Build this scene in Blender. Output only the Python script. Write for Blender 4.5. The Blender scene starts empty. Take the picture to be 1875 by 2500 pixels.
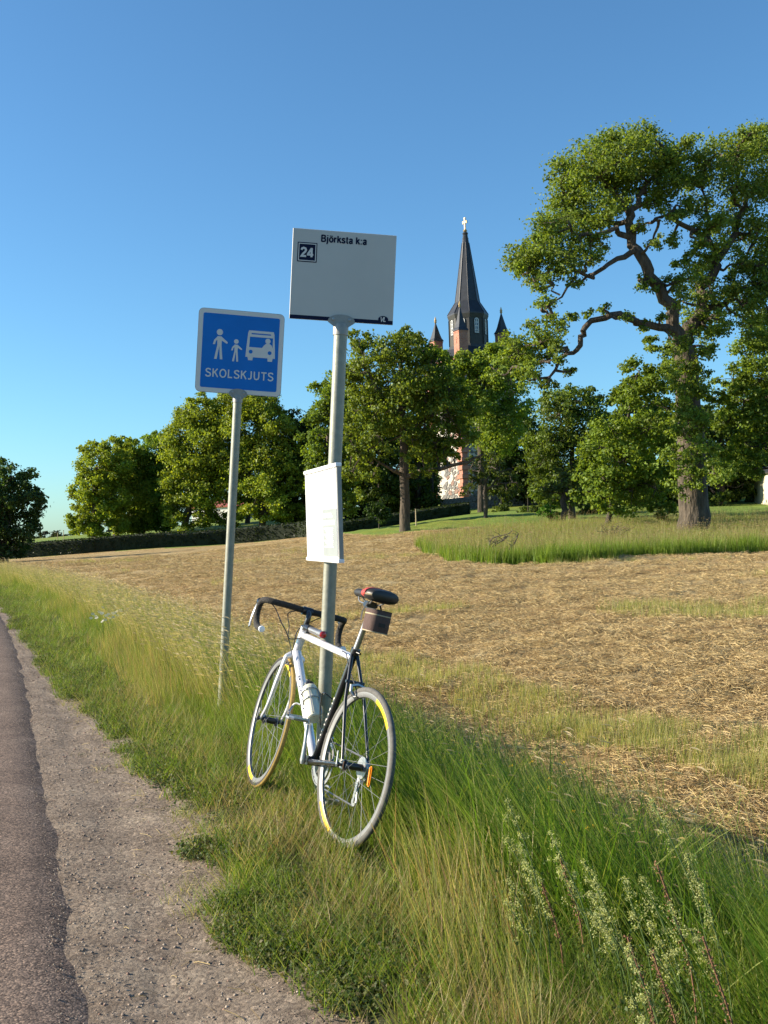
import bpy, bmesh, math, random
import numpy as np
from mathutils import Vector, Matrix, Euler, Quaternion
random.seed(7); RNG = np.random.default_rng(11)
sc = bpy.context.scene
COL = sc.collection
R = math.radians

# ------------------------------------------------------------------ camera, sky, sun, exposure
EYE, FPX, PITCH, ROLL = 1.33, 2530.0, 41/2530.0, R(1.8)
cam = bpy.data.objects.new('camera', bpy.data.cameras.new('camera')); COL.objects.link(cam)
cam.data.sensor_fit = 'VERTICAL'; cam.data.sensor_height = 24.0
cam.data.lens = 24.0*FPX/2500.0
cam.data.clip_start = .05; cam.data.clip_end = 9000
cp, sp_ = math.cos(PITCH), math.sin(PITCH); cr, sr = math.cos(ROLL), math.sin(ROLL)
_r = Vector((1,0,0)); _u = Vector((0,-sp_,cp)); _f = Vector((0,cp,sp_))
_ix = _r*cr - _u*sr; _iy = _r*sr + _u*cr
cam.matrix_world = Matrix(((_ix.x,_iy.x,-_f.x,0),(_ix.y,_iy.y,-_f.y,0),(_ix.z,_iy.z,-_f.z,EYE),(0,0,0,1)))
sc.camera = cam
SUN_EL, SUN_AZ = R(23), R(-88)            # azimuth from +Y towards +X
sund = Vector((math.sin(SUN_AZ)*math.cos(SUN_EL), math.cos(SUN_AZ)*math.cos(SUN_EL), math.sin(SUN_EL)))
w = bpy.data.worlds.new('World'); sc.world = w; w.use_nodes = True
nt = w.node_tree; bgn = nt.nodes['Background']
sky = nt.nodes.new('ShaderNodeTexSky'); sky.sky_type = 'NISHITA'; sky.sun_disc = False
sky.sun_elevation = SUN_EL; sky.sun_rotation = SUN_AZ; sky.altitude = 0
sky.air_density = 1.0; sky.dust_density = .45; sky.ozone_density = 4.0
wbm = nt.nodes.new('ShaderNodeMix'); wbm.data_type = 'RGBA'; wbm.blend_type = 'MULTIPLY'; wbm.inputs[0].default_value = 1
wbm.inputs[7].default_value = (.66,.94,1.02,1)          # camera white balance of the whole sky
nt.links.new(sky.outputs[0], wbm.inputs[6]); nt.links.new(wbm.outputs[2], bgn.inputs['Color']); bgn.inputs['Strength'].default_value = .088
sl = bpy.data.lights.new('sun', 'SUN'); sl.energy = 5.0; sl.angle = R(.53); sl.color = (1,.87,.68)
so = bpy.data.objects.new('sun', sl); COL.objects.link(so); so.rotation_euler = sund.to_track_quat('Z','Y').to_euler()
sc.view_settings.view_transform = 'Standard'; sc.view_settings.look = 'None'
sc.view_settings.gamma = 1; sc.view_settings.use_curve_mapping = False
sc.view_settings.exposure = 1.15

# ------------------------------------------------------------------ helpers
def W(px, py, d):
    """world point seen at photo pixel (px,py) at depth d along the view axis"""
    i = (px-937.5)/FPX; j = (1250-py)/FPX
    v = _ix*i + _iy*j + _f
    return Vector((0,0,EYE)) + v*d
def vnoise(x, y, seed=0):
    xi = np.floor(x).astype(np.int64); yi = np.floor(y).astype(np.int64)
    fx = x-xi; fy = y-yi; fx = fx*fx*(3-2*fx); fy = fy*fy*(3-2*fy)
    def h(a, b):
        n = (a*374761393 + b*668265263 + seed*974634777) & 0x7fffffff
        n = ((n ^ (n >> 13))*1274126177) & 0x7fffffff
        return ((n ^ (n >> 16)) & 0xffff)/65535.0
    return (h(xi,yi)*(1-fx)+h(xi+1,yi)*fx)*(1-fy) + (h(xi,yi+1)*(1-fx)+h(xi+1,yi+1)*fx)*fy
def sstep(a, b, x):
    t = np.clip((x-a)/(b-a), 0, 1); return t*t*(3-2*t)
def tag(o, label=None, cat=None, group=None, kind=None):
    if label: o['label'] = label
    if cat: o['category'] = cat
    if group: o['group'] = group
    if kind: o['kind'] = kind
    return o
def empty(name, loc=(0,0,0), rot=(0,0,0), mw=None):
    o = bpy.data.objects.new(name, None); COL.objects.link(o); o.empty_display_size = .2
    if mw is not None: o.matrix_world = mw
    else: o.location = loc; o.rotation_euler = rot
    return o
def link(name, me, parent=None, mat=None):
    o = bpy.data.objects.new(name, me); COL.objects.link(o)
    if mat: me.materials.append(mat)
    if parent: o.parent = parent
    return o
def obj(name, bm, mat, parent=None, smooth=False, recalc=True):
    if recalc: bmesh.ops.recalc_face_normals(bm, faces=bm.faces)
    me = bpy.data.meshes.new(name); bm.to_mesh(me); bm.free()
    if smooth:
        me.polygons.foreach_set('use_smooth', [True]*len(me.polygons))
        try: me.set_sharp_from_angle(angle=R(40))
        except Exception: pass
    return link(name, me, parent, mat)
def npmesh(name, verts, faces, mat, parent=None, colors=None, smooth=False, k=4):
    """verts (n,3), faces (m,k) array"""
    me = bpy.data.meshes.new(name)
    verts = np.asarray(verts, np.float32); faces = np.asarray(faces, np.int32)
    m = len(faces)
    me.vertices.add(len(verts)); me.vertices.foreach_set('co', verts.ravel())
    me.loops.add(m*k); me.loops.foreach_set('vertex_index', faces.ravel())
    me.polygons.add(m); me.polygons.foreach_set('loop_start', np.arange(0, m*k, k, dtype=np.int32))
    me.polygons.foreach_set('loop_total', np.full(m, k, np.int32))
    if smooth: me.polygons.foreach_set('use_smooth', np.ones(m, bool))
    me.update(calc_edges=True)
    if colors is not None:
        a = me.color_attributes.new('Col', 'FLOAT_COLOR', 'POINT')
        c = np.ones((len(verts),4), np.float32); c[:,:3] = colors
        a.data.foreach_set('color', c.ravel())
    return link(name, me, parent, mat)
def box(bm, c, s, rz=0, M=None):
    r = bmesh.ops.create_cube(bm, size=1)
    m = Matrix.Translation(c) @ Matrix.Rotation(rz,4,'Z') @ Matrix.Diagonal((s[0],s[1],s[2],1))
    if M is not None: m = M @ m
    bmesh.ops.transform(bm, matrix=m, verts=r['verts']); return r['verts']
def bev(bm, w, seg=1):
    bmesh.ops.bevel(bm, geom=list(bm.edges), offset=w, segments=seg, affect='EDGES', clamp_overlap=True)
def tube(bm, pts, rad, n=10, closed=False, caps=True):
    """swept tube through pts; rad scalar, list, or list of (rx,ry)"""
    pts = [Vector(p) for p in pts]; N = len(pts)
    if not isinstance(rad, (list, tuple)): rad = [rad]*N
    rings = []; up = None
    for i, p in enumerate(pts):
        if closed: t = pts[(i+1)%N]-pts[i-1]
        else: t = pts[min(i+1,N-1)]-pts[max(i-1,0)]
        t.normalize()
        if up is None:
            up = Vector((0,0,1)) if abs(t.z) < .9 else Vector((0,1,0))
        a = t.cross(up); a.normalize(); b = a.cross(t); b.normalize(); up = b
        r = rad[i]; rx, ry = (r if isinstance(r, (list,tuple)) else (r,r))
        rings.append([bm.verts.new(p + a*rx*math.cos(2*math.pi*k/n) + b*ry*math.sin(2*math.pi*k/n)) for k in range(n)])
    for i in range(N if closed else N-1):
        A, B = rings[i], rings[(i+1)%N]
        for k in range(n): bm.faces.new((A[k],A[(k+1)%n],B[(k+1)%n],B[k]))
    if caps and not closed:
        bm.faces.new(rings[0][::-1]); bm.faces.new(rings[-1])
    return rings
def lathe(bm, prof, axis_o, axis_d, n=24, closed_prof=False):
    """revolve profile [(along, radius)] round the axis"""
    d = Vector(axis_d).normalized(); o = Vector(axis_o)
    a = d.orthogonal().normalized(); b = d.cross(a)
    rings = [[bm.verts.new(o + d*z + (a*math.cos(2*math.pi*k/n)+b*math.sin(2*math.pi*k/n))*max(r,1e-5)) for k in range(n)] for z, r in prof]
    M = len(prof)
    for i in range(M if closed_prof else M-1):
        A, B = rings[i], rings[(i+1)%M]
        for k in range(n): bm.faces.new((A[k],A[(k+1)%n],B[(k+1)%n],B[k]))
    if not closed_prof:
        bm.faces.new(rings[0][::-1]); bm.faces.new(rings[-1])
def prism(bm, poly, y0, y1):
    """outline in (x,z), extruded along y"""
    A = [bm.verts.new((x,y0,z)) for x, z in poly]; B = [bm.verts.new((x,y1,z)) for x, z in poly]
    n = len(poly)
    bm.faces.new(A); bm.faces.new(B[::-1])
    for i in range(n): bm.faces.new((A[i],B[i],B[(i+1)%n],A[(i+1)%n]))

# ------------------------------------------------------------------ materials
def mat(name, col, rough=.6, metal=0, spec=.5, bump=0, bscale=40, var=0, vscale=6, coat=0, col2=None, detail=6):
    m = bpy.data.materials.new(name); m.use_nodes = True; t = m.node_tree; N = t.nodes; L = t.links
    b = N['Principled BSDF']
    b.inputs['Base Color'].default_value = (*col,1); b.inputs['Roughness'].default_value = rough
    b.inputs['Metallic'].default_value = metal; b.inputs['Specular IOR Level'].default_value = spec
    b.inputs['Coat Weight'].default_value = coat
    tc = N.new('ShaderNodeTexCoord')
    if var or col2:
        n = N.new('ShaderNodeTexNoise'); n.inputs['Scale'].default_value = vscale; n.inputs['Detail'].default_value = detail
        n.inputs['Roughness'].default_value = .65
        L.new(tc.outputs['Object'], n.inputs['Vector'])
        r = N.new('ShaderNodeValToRGB'); r.color_ramp.elements[0].position = .35; r.color_ramp.elements[1].position = .65
        c2 = col2 or tuple(c*(1+var) for c in col)
        c1 = col if col2 else tuple(c*(1-var) for c in col)
        r.color_ramp.elements[0].color = (*c1,1); r.color_ramp.elements[1].color = (*c2,1)
        L.new(n.outputs['Fac'], r.inputs['Fac']); L.new(r.outputs[0], b.inputs['Base Color'])
    if bump:
        n2 = N.new('ShaderNodeTexNoise'); n2.inputs['Scale'].default_value = bscale; n2.inputs['Detail'].default_value = 8
        L.new(tc.outputs['Object'], n2.inputs['Vector'])
        bp = N.new('ShaderNodeBump'); bp.inputs['Strength'].default_value = bump; bp.inputs['Distance'].default_value = .02
        L.new(n2.outputs['Fac'], bp.inputs['Height']); L.new(bp.outputs[0], b.inputs['Normal'])
    return m
def leafmat(name, trans=.35, rough=.5, spec=.25, tcol=(1.25,1.2,.5)):
    m = bpy.data.materials.new(name); m.use_nodes = True; t = m.node_tree; N = t.nodes; L = t.links
    b = N['Principled BSDF']; out = N['Material Output']
    a = N.new('ShaderNodeVertexColor'); a.layer_name = 'Col'
    L.new(a.outputs['Color'], b.inputs['Base Color']); b.inputs['Roughness'].default_value = rough
    b.inputs['Specular IOR Level'].default_value = spec
    tr = N.new('ShaderNodeBsdfTranslucent')
    mu = N.new('ShaderNodeMix'); mu.data_type = 'RGBA'; mu.blend_type = 'MULTIPLY'; mu.inputs[0].default_value = 1
    L.new(a.outputs['Color'], mu.inputs[6]); mu.inputs[7].default_value = (*tcol,1)
    L.new(mu.outputs[2], tr.inputs['Color'])
    mx = N.new('ShaderNodeMixShader'); mx.inputs[0].default_value = trans
    L.new(b.outputs[0], mx.inputs[1]); L.new(tr.outputs[0], mx.inputs[2]); L.new(mx.outputs[0], out.inputs['Surface'])
    return m
def groundmat(name, cols, scale, bump, bscale, dist=.03, rough=.9, mapscale=(1,1,1), vor=0, vorc=None, big=None):
    """cols: list of (pos,rgb) over fractal noise; optional voronoi pebbles and a broad second tint"""
    m = bpy.data.materials.new(name); m.use_nodes = True; t = m.node_tree; N = t.nodes; L = t.links
    b = N['Principled BSDF']; b.inputs['Roughness'].default_value = rough; b.inputs['Specular IOR Level'].default_value = .2
    g = N.new('ShaderNodeNewGeometry'); mp = N.new('ShaderNodeMapping'); mp.inputs['Scale'].default_value = mapscale
    L.new(g.outputs['Position'], mp.inputs['Vector'])
    n = N.new('ShaderNodeTexNoise'); n.inputs['Scale'].default_value = scale; n.inputs['Detail'].default_value = 9; n.inputs['Roughness'].default_value = .7
    L.new(mp.outputs[0], n.inputs['Vector'])
    r = N.new('ShaderNodeValToRGB'); e = r.color_ramp.elements
    while len(e) < len(cols): e.new(.5)
    for k, (p, c) in enumerate(cols): e[k].position = p; e[k].color = (*c,1)
    L.new(n.outputs['Fac'], r.inputs['Fac']); colout = r.outputs[0]
    if vor:
        v = N.new('ShaderNodeTexVoronoi'); v.inputs['Scale'].default_value = vor
        L.new(mp.outputs[0], v.inputs['Vector'])
        r2 = N.new('ShaderNodeValToRGB'); e2 = r2.color_ramp.elements
        while len(e2) < len(vorc): e2.new(.5)
        for k, (p, c) in enumerate(vorc): e2[k].position = p; e2[k].color = (*c,1)
        sep = N.new('ShaderNodeSeparateColor'); L.new(v.outputs['Color'], sep.inputs[0])
        L.new(sep.outputs[0], r2.inputs['Fac'])
        mx = N.new('ShaderNodeMix'); mx.data_type = 'RGBA'; mx.blend_type = 'MULTIPLY'; mx.inputs[0].default_value = 1
        L.new(colout, mx.inputs[6]); L.new(r2.outputs[0], mx.inputs[7]); colout = mx.outputs[2]
    if big:
        n3 = N.new('ShaderNodeTexNoise'); n3.inputs['Scale'].default_value = big[0]; n3.inputs['Detail'].default_value = 5
        L.new(mp.outputs[0], n3.inputs['Vector'])
        r3 = N.new('ShaderNodeValToRGB'); r3.color_ramp.elements[0].position = .42; r3.color_ramp.elements[1].position = .6
        L.new(n3.outputs['Fac'], r3.inputs['Fac'])
        mx = N.new('ShaderNodeMix'); mx.data_type = 'RGBA'; L.new(r3.outputs[0], mx.inputs[0])
        L.new(colout, mx.inputs[6]); 
        mm = N.new('ShaderNodeMix'); mm.data_type = 'RGBA'; mm.blend_type = 'MULTIPLY'; mm.inputs[0].default_value = 1
        L.new(colout, mm.inputs[6]); mm.inputs[7].default_value = (*big[1],1)
        L.new(mm.outputs[2], mx.inputs[7]); colout = mx.outputs[2]
    L.new(colout, b.inputs['Base Color'])
    n2 = N.new('ShaderNodeTexNoise'); n2.inputs['Scale'].default_value = bscale; n2.inputs['Detail'].default_value = 10; n2.inputs['Roughness'].default_value = .7
    L.new(mp.outputs[0], n2.inputs['Vector'])
    bp = N.new('ShaderNodeBump'); bp.inputs['Strength'].default_value = bump; bp.inputs['Distance'].default_value = dist
    L.new(n2.outputs['Fac'], bp.inputs['Height'])
    if vor:
        bp2 = N.new('ShaderNodeBump'); bp2.inputs['Strength'].default_value = .6; bp2.inputs['Distance'].default_value = .3/vor; bp2.invert = True
        L.new(v.outputs['Distance'], bp2.inputs['Height']); L.new(bp.outputs[0], bp2.inputs['Normal']); L.new(bp2.outputs[0], b.inputs['Normal'])
    else: L.new(bp.outputs[0], b.inputs['Normal'])
    return m

M_steel = mat('galvanised steel', (.25,.255,.21), .5, .3, bump=.05, bscale=60, var=.12, vscale=25)
M_cast = mat('cast aluminium', (.27,.265,.25), .5, .3, var=.1, vscale=30)
M_panel = mat('grey white sign sheet', (.50,.475,.44), .45, var=.03, vscale=3)
M_border = mat('reflective white', (.66,.62,.58), .5, var=.04, vscale=5)
M_blue = mat('sign blue', (.005,.155,.52), .6, 0, .25, var=.06, vscale=4)
M_navy = mat('navy print', (.008,.013,.04), .7, 0, .12)
M_rim = mat('sign edge grey', (.3,.31,.32), .5, .4)
M_white = mat('white sheet', (.85,.85,.85), .4)
M_paper = mat('grey paper', (.265,.29,.29), .5, var=.05, vscale=8)
M_silver = mat('silver paint', (.78,.78,.82), .28, .35, coat=.6, var=.03, vscale=12)
M_alu = mat('bare aluminium', (.40,.40,.40), .34, .85)
M_rimalu = mat('rim aluminium', (.24,.24,.24), .42, .6)
M_black = mat('black enamel', (.012,.012,.015), .3, coat=.4)
M_rubber = mat('black rubber', (.022,.021,.02), .75, bump=.15, bscale=300)
M_tape = mat('black bar tape', (.02,.018,.016), .8, bump=.5, bscale=160)
M_tyregrey = mat('worn grey tyre', (.095,.092,.085), .8, var=.25, vscale=40)
M_tyregold = mat('ochre tyre', (.36,.24,.06), .75, var=.15, vscale=40)
M_yellow = mat('yellow sticker', (.85,.55,.02), .4)
M_orange = mat('orange reflector', (.9,.28,.01), .25, coat=.5)
M_redlens = mat('red lens', (.45,.02,.02), .2, coat=.6)
M_redlea = mat('red leather', (.42,.05,.04), .5)
M_blklea = mat('black saddle leather', (.02,.018,.017), .45)
M_brown = mat('brown bag cloth', (.085,.05,.042), .85, bump=.3, bscale=400, var=.15, vscale=60)
M_cream = mat('cream webbing', (.42,.34,.22), .8)
M_bottle = mat('milky bottle plastic', (.62,.62,.50), .4)
M_bottle.node_tree.nodes['Principled BSDF'].inputs['Transmission Weight'].default_value = .12
M_slate = mat('dark sheet roof', (.026,.029,.036), .5, .2, var=.25, vscale=1.2)
M_lantern = mat('dark painted board', (.035,.036,.033), .6, var=.2, vscale=3)
M_gold = mat('gilded metal', (.46,.33,.15), .5, .3)
M_frame = mat('white window frame', (.75,.75,.72), .5)
M_pane = mat('window pane', (.03,.035,.045), .1, spec=.8)
def barkmat(name, c, sc_):
    m = mat(name, c, .95, bump=1, bscale=sc_, var=.45, vscale=sc_*.7)
    t = m.node_tree; mp = t.nodes.new('ShaderNodeMapping'); mp.inputs['Scale'].default_value = (1,1,.28)
    tc = [n for n in t.nodes if n.type == 'TEX_COORD'][0]; t.links.new(tc.outputs['Object'], mp.inputs['Vector'])
    for n in t.nodes:
        if n.type == 'TEX_NOISE': t.links.new(mp.outputs[0], n.inputs['Vector'])
        if n.type == 'BUMP': n.inputs['Distance'].default_value = .12
    return m
M_bark = barkmat('oak bark', (.080,.063,.046), 9)
M_bark2 = barkmat('linden bark', (.06,.048,.036), 7)
M_plaster = mat('white plaster', (.7,.68,.62), .85, var=.06, vscale=2)
M_redwall = mat('red roof tile', (.28,.07,.045), .85, var=.2, vscale=5)
M_stone = mat('grey field stone', (.14,.135,.13), .9, bump=.4, bscale=8, var=.35, vscale=3)
M_stone2 = mat('reddish field stone', (.2,.13,.105), .9, bump=.4, bscale=8, var=.3, vscale=3)
M_wood = mat('bleached dead wood', (.075,.06,.05), .9, var=.3, vscale=9)
def brickmat():
    m = bpy.data.materials.new('red brick'); m.use_nodes = True; t = m.node_tree; N = t.nodes; L = t.links
    b = N['Principled BSDF']; b.inputs['Roughness'].default_value = .9
    tc = N.new('ShaderNodeTexCoord'); br = N.new('ShaderNodeTexBrick')
    br.inputs['Color1'].default_value = (.42,.15,.085,1); br.inputs['Color2'].default_value = (.31,.10,.06,1); br.inputs['Mortar'].default_value = (.4,.33,.28,1)
    br.inputs['Scale'].default_value = 1; br.inputs['Brick Width'].default_value = .26; br.inputs['Row Height'].default_value = .08; br.inputs['Mortar Size'].default_value = .008
    mp = N.new('ShaderNodeMapping'); mp.inputs['Rotation'].default_value = (R(90),0,0)
    L.new(tc.outputs['Object'], mp.inputs['Vector']); L.new(mp.outputs[0], br.inputs['Vector']); L.new(br.outputs[0], b.inputs['Base Color'])
    return m
M_brick = brickmat()
M_leaf = leafmat('leaf', trans=.48, tcol=(1.3,1.2,.45)); M_grass = leafmat('grass blade', trans=.5, rough=.55, spec=.25, tcol=(1.2,1.15,.6))
M_hay = leafmat('hay straw', trans=.15, rough=.8, spec=.1, tcol=(1,1,.9))

# ------------------------------------------------------------------ terrain
RD = Vector((-.35,.9367,0)).normalized(); RN = Vector((RD.y,-RD.x,0))   # road direction, its right-hand normal
def bend(t): return .0019*np.clip(np.asarray(t,float)-10,0,55)**2      # the road curves away to the left
def S_T(x, y):
    t = RD.x*x+RD.y*y
    return RN.x*x+RN.y*y+bend(t), t
def ST(s, t):
    s = s-bend(t)
    return RN.x*s+RD.x*t, RN.y*s+RD.y*t
_cp = []
for px, py, d in [(560,1328,90),(0,1367,90),(400,1336,90),(735,1311,88),(835,1303,82),(1140,1256,85),(990,1297,60),(1185,1263,70),
                  (1375,1286,60),(1480,1287,52),(1800,1247,70),(1695,1312,44),(1200,1380,28),(1875,1350,31),(1500,1366,29),(231,1326,105),(397,1311,105),(640,1294,105),
                  (-300,1380,90),(-300,1352,120),(900,1340,45)]:
    p = W(px,py,d); _cp.append((p.x,p.y,p.z))
_cp += [(5.9,119,4.2),(-4,140,4),(20,130,4),(40,120,3.6),(60,90,2.6),(45,70,2.0),(40,45,.8),(30,25,.3),(12,16,.08),(5,13,.05),(0,15,.05),(-2,22,.05),(-8,40,.1),(-12,60,.15),
        (10,8,0),(20,10,.05),(0,8,0),(-3,8,0),(-6,16,0),(-15,40,0),(-22,58,-.1),(-32,80,-.3),(-20,20,0),(-40,40,-.2),(0,-10,0),(20,-10,0),(-20,-10,0),
        (-60,140,.8),(0,200,3),(60,200,3),(-100,200,0),(120,100,1.5),(0,420,0),(200,300,0),(-200,350,0),(300,0,0),(-300,50,0),(0,-200,0)]
_cp = np.array(_cp)
def _tps(r2): return np.where(r2 > 0, r2*np.log(np.maximum(r2,1e-9))*.5, 0)
def _ctl():
    X = _cp[:,:2]/50; n = len(X)
    K = _tps(((X[:,None]-X[None])**2).sum(-1)) + np.eye(n)*2e-3
    P = np.c_[np.ones(n), X]
    A = np.block([[K,P],[P.T,np.zeros((3,3))]])
    return np.linalg.solve(A, np.r_[_cp[:,2],0,0,0])
_wt = _ctl()
def base_h(x, y):
    x = np.asarray(x,float); y = np.asarray(y,float)
    q = np.c_[x.ravel(),y.ravel()]/50; out = np.zeros(len(q))
    for i in range(0,len(q),20000):
        qq = q[i:i+20000]
        out[i:i+20000] = _tps(((qq[:,None]-_cp[None,:,:2]/50)**2).sum(-1))@_wt[:len(_cp)] + _wt[len(_cp)] + qq@_wt[len(_cp)+1:]
    r = np.hypot(x,y).ravel()
    out = out*(1-sstep(260,500,r))*sstep(5,14,r)
    return out.reshape(x.shape)
def H(x, y, fine=True):
    x = np.asarray(x,float); y = np.asarray(y,float)
    s, t = S_T(x,y)
    h = base_h(x,y)
    nearroad = sstep(.2,6,s); far = sstep(40,70,t)
    h = h*np.maximum(nearroad, far)
    h = h - .30*sstep(1.35,2.5,s)*(1-sstep(2.9,8,s))*(1-sstep(40,60,t)) 
    h = h - .035*(1-sstep(.7,1.15,s)) + .012*vnoise(x*3,y*3,3)*sstep(.8,1.2,s)
    if fine:
        f = sstep(2.3,3.0,s)*(np.hypot(x,y) < 75)
        a = sstep(4,9,np.hypot(x,y))
        h = h + f*(.11*(vnoise(x*.55+3,y*1.0,1)-.5) + .08*(vnoise(x*1.7,y*2.6,2)-.5) + .05*(vnoise(x*5,y*6,4)-.5))
    return h
def Hs(x, y, fine=False): return float(H(np.array([x]),np.array([y]),fine)[0])
az = np.r_[np.linspace(-180,-40,36)[:-1], np.linspace(-40,-24,33)[:-1], np.linspace(-24,24,241), np.linspace(24,40,33)[1:], np.linspace(40,180,36)[1:-1]]
az = np.radians(az); nA = len(az)
rr = np.r_[.4, np.geomspace(1.2,150,330), np.geomspace(158,5000,40)]; nR = len(rr)
AZ, RR = np.meshgrid(az, rr); GX = np.sin(AZ)*RR; GY = np.cos(AZ)*RR
GZ = H(GX,GY)
_s, _t = S_T(GX,GY)
GZ = GZ - .06*(1-sstep(.75,.95,_s))*(GZ*0+1)     # dips under road and gravel sheets
V = np.c_[GX.ravel(),GY.ravel(),GZ.ravel()]
ii, jj = np.meshgrid(np.arange(nR-1), np.arange(nA), indexing='ij')
F = np.stack([ii*nA+jj, ii*nA+(jj+1)%nA, (ii+1)*nA+(jj+1)%nA, (ii+1)*nA+jj], -1).reshape(-1,4)[:,::-1]
C = V[F].mean(1); cx, cy = C[:,0], C[:,1]; cs, ct = S_T(cx,cy); ca = cx/np.maximum(cy,.1)
wob = 1.5*(vnoise(cx*.4,cy*.4,9)-.5)
def front(a): return np.interp(a, [.03,.045,.07,.1,.16,.25,.37,.6], [44,37,31,28.2,28,29.5,31,34])
def is_meadow(x, y):
    a = x/np.maximum(y,.1); w_ = 1.2*(vnoise(x*.6,y*.6,9)-.5)
    return (y > 5) & (a > .032) & (y+w_ > front(a)) & (y+w_ < np.interp(a,[.03,.1,.16,.2,.4],[46,53,56,58,60]))
def lawn_y(a): return np.interp(a, [-.6,-.08,-.05,-.03,.0,.05,.1,.6],[91,88,78,62,58,60,60,60])
zone = np.full(len(F),0)                                  # 0 field
zone[(cy > 0) & (cy+wob > lawn_y(ca))] = 2                 # lawn
zone[is_meadow(cx,cy)] = 1
zone[cs < 2.35] = 3                                       # verge soil
zone[(np.hypot(cx,cy) > 150) | (cy < 0)] = 4
M_field = groundmat('mown hay', [(.28,(.17,.115,.058)),(.42,(.36,.26,.125)),(.56,(.48,.37,.185)),(.72,(.58,.47,.26))], 3.2, 1.0, 7, .16, mapscale=(1,1.5,1), big=(.25,(.84,.74,.62)))
M_meadow = groundmat('meadow soil', [(.35,(.05,.07,.02)),(.65,(.12,.14,.05))], 2, .8, 6, .1)
M_lawn = groundmat('lawn', [(.3,(.10,.17,.025)),(.55,(.16,.23,.04)),(.75,(.22,.26,.07))], .9, .6, 12, .05, big=(.12,(1.2,1.0,.8)))
M_verge = groundmat('verge soil', [(.35,(.045,.05,.02)),(.65,(.10,.10,.045))], 9, .8, 30, .03)
M_far = groundmat('far land', [(.35,(.06,.08,.02)),(.65,(.12,.13,.05))], .05, .3, 1, .1)
for zi, nm, m_ in ((0,'field',M_field),(1,'meadow',M_meadow),(2,'lawn',M_lawn),(3,'verge',M_verge),(4,'far_ground',M_far)):
    f = F[zone == zi]; u, inv = np.unique(f, return_inverse=True)
    o = npmesh(nm, V[u], inv.reshape(-1,4), m_, smooth=True); tag(o, kind='structure')
# road and gravel strips
def strip(name, s0, s1, ds, zf, m_, t0=-6, t1=90):
    ts = np.r_[np.arange(t0,1.5,.5), np.geomspace(1.5,t1,260)] if t1 > 20 else np.arange(t0,t1,.05)
    a = np.linspace(0,1,ds); vs = []
    for t in ts:
        e0, e1 = s0(t), s1(t); ss = e0+(e1-e0)*a
        x, y = ST(ss, t); vs.append(np.c_[x,y,zf(ss,t,a)])
    v = np.concatenate(vs); n = len(ts)
    i, j = np.meshgrid(np.arange(n-1), np.arange(ds-1), indexing='ij')
    f = np.stack([i*ds+j, i*ds+j+1, (i+1)*ds+j+1, (i+1)*ds+j], -1).reshape(-1,4)
    return tag(npmesh(name, v, f, m_, smooth=True), kind='structure')
n1 = lambda t, k, sd: float(vnoise(np.array([t*k]),np.array([.5]),sd)[0])
M_road = groundmat('worn asphalt', [(.3,(.10,.078,.066)),(.5,(.15,.118,.098)),(.7,(.20,.162,.135))], 2.2, .35, 160, .006, .97, vor=150,
                   vorc=[(0,(.35,.32,.32)),(.35,(.8,.76,.74)),(.75,(1.15,1.05,1.0)),(1,(2.1,1.9,1.7))])
M_gravel = groundmat('gravel', [(.3,(.155,.122,.095)),(.5,(.235,.19,.15)),(.72,(.31,.26,.205))], 3.5, .9, 45, .02, .9, vor=70,
                     vorc=[(0,(.65,.62,.6)),(.5,(.95,.93,.9)),(.9,(1.15,1.12,1.08)),(1,(1.5,1.45,1.4))])
road_edge = lambda t: .25+.016*(n1(t,.6,21)-.5)+.005*(n1(t,5,22)-.5)+.009*(n1(t,23,23)-.5)
strip('road', lambda t: -6.2, road_edge, 60, lambda s,t,a: np.where(a > .992, -.028, 0.0)+ .006*(vnoise(s*2,np.full_like(s,t*2),5)-.5) - .02*sstep(.10,.27,s), M_road)
def gz(s, t, a):
    tt = np.full_like(s,t)
    return -.040 + .022*(vnoise(s*3,tt*2.2,6)-.5) + .012*(vnoise(s*9,tt*9,7)-.5) + .006*(vnoise(s*26,tt*26,8)-.5) + .03*sstep(.5,1.1,s) + .010*(1-sstep(.3,.5,s)) - .05*sstep(.985,1.0,a)
strip('gravel_shoulder', lambda t: .15, lambda t: 1.18+.2*(n1(t,.9,31)-.5)-.55*float(sstep(6,14,np.array(t))), 46, gz, M_gravel)

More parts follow.
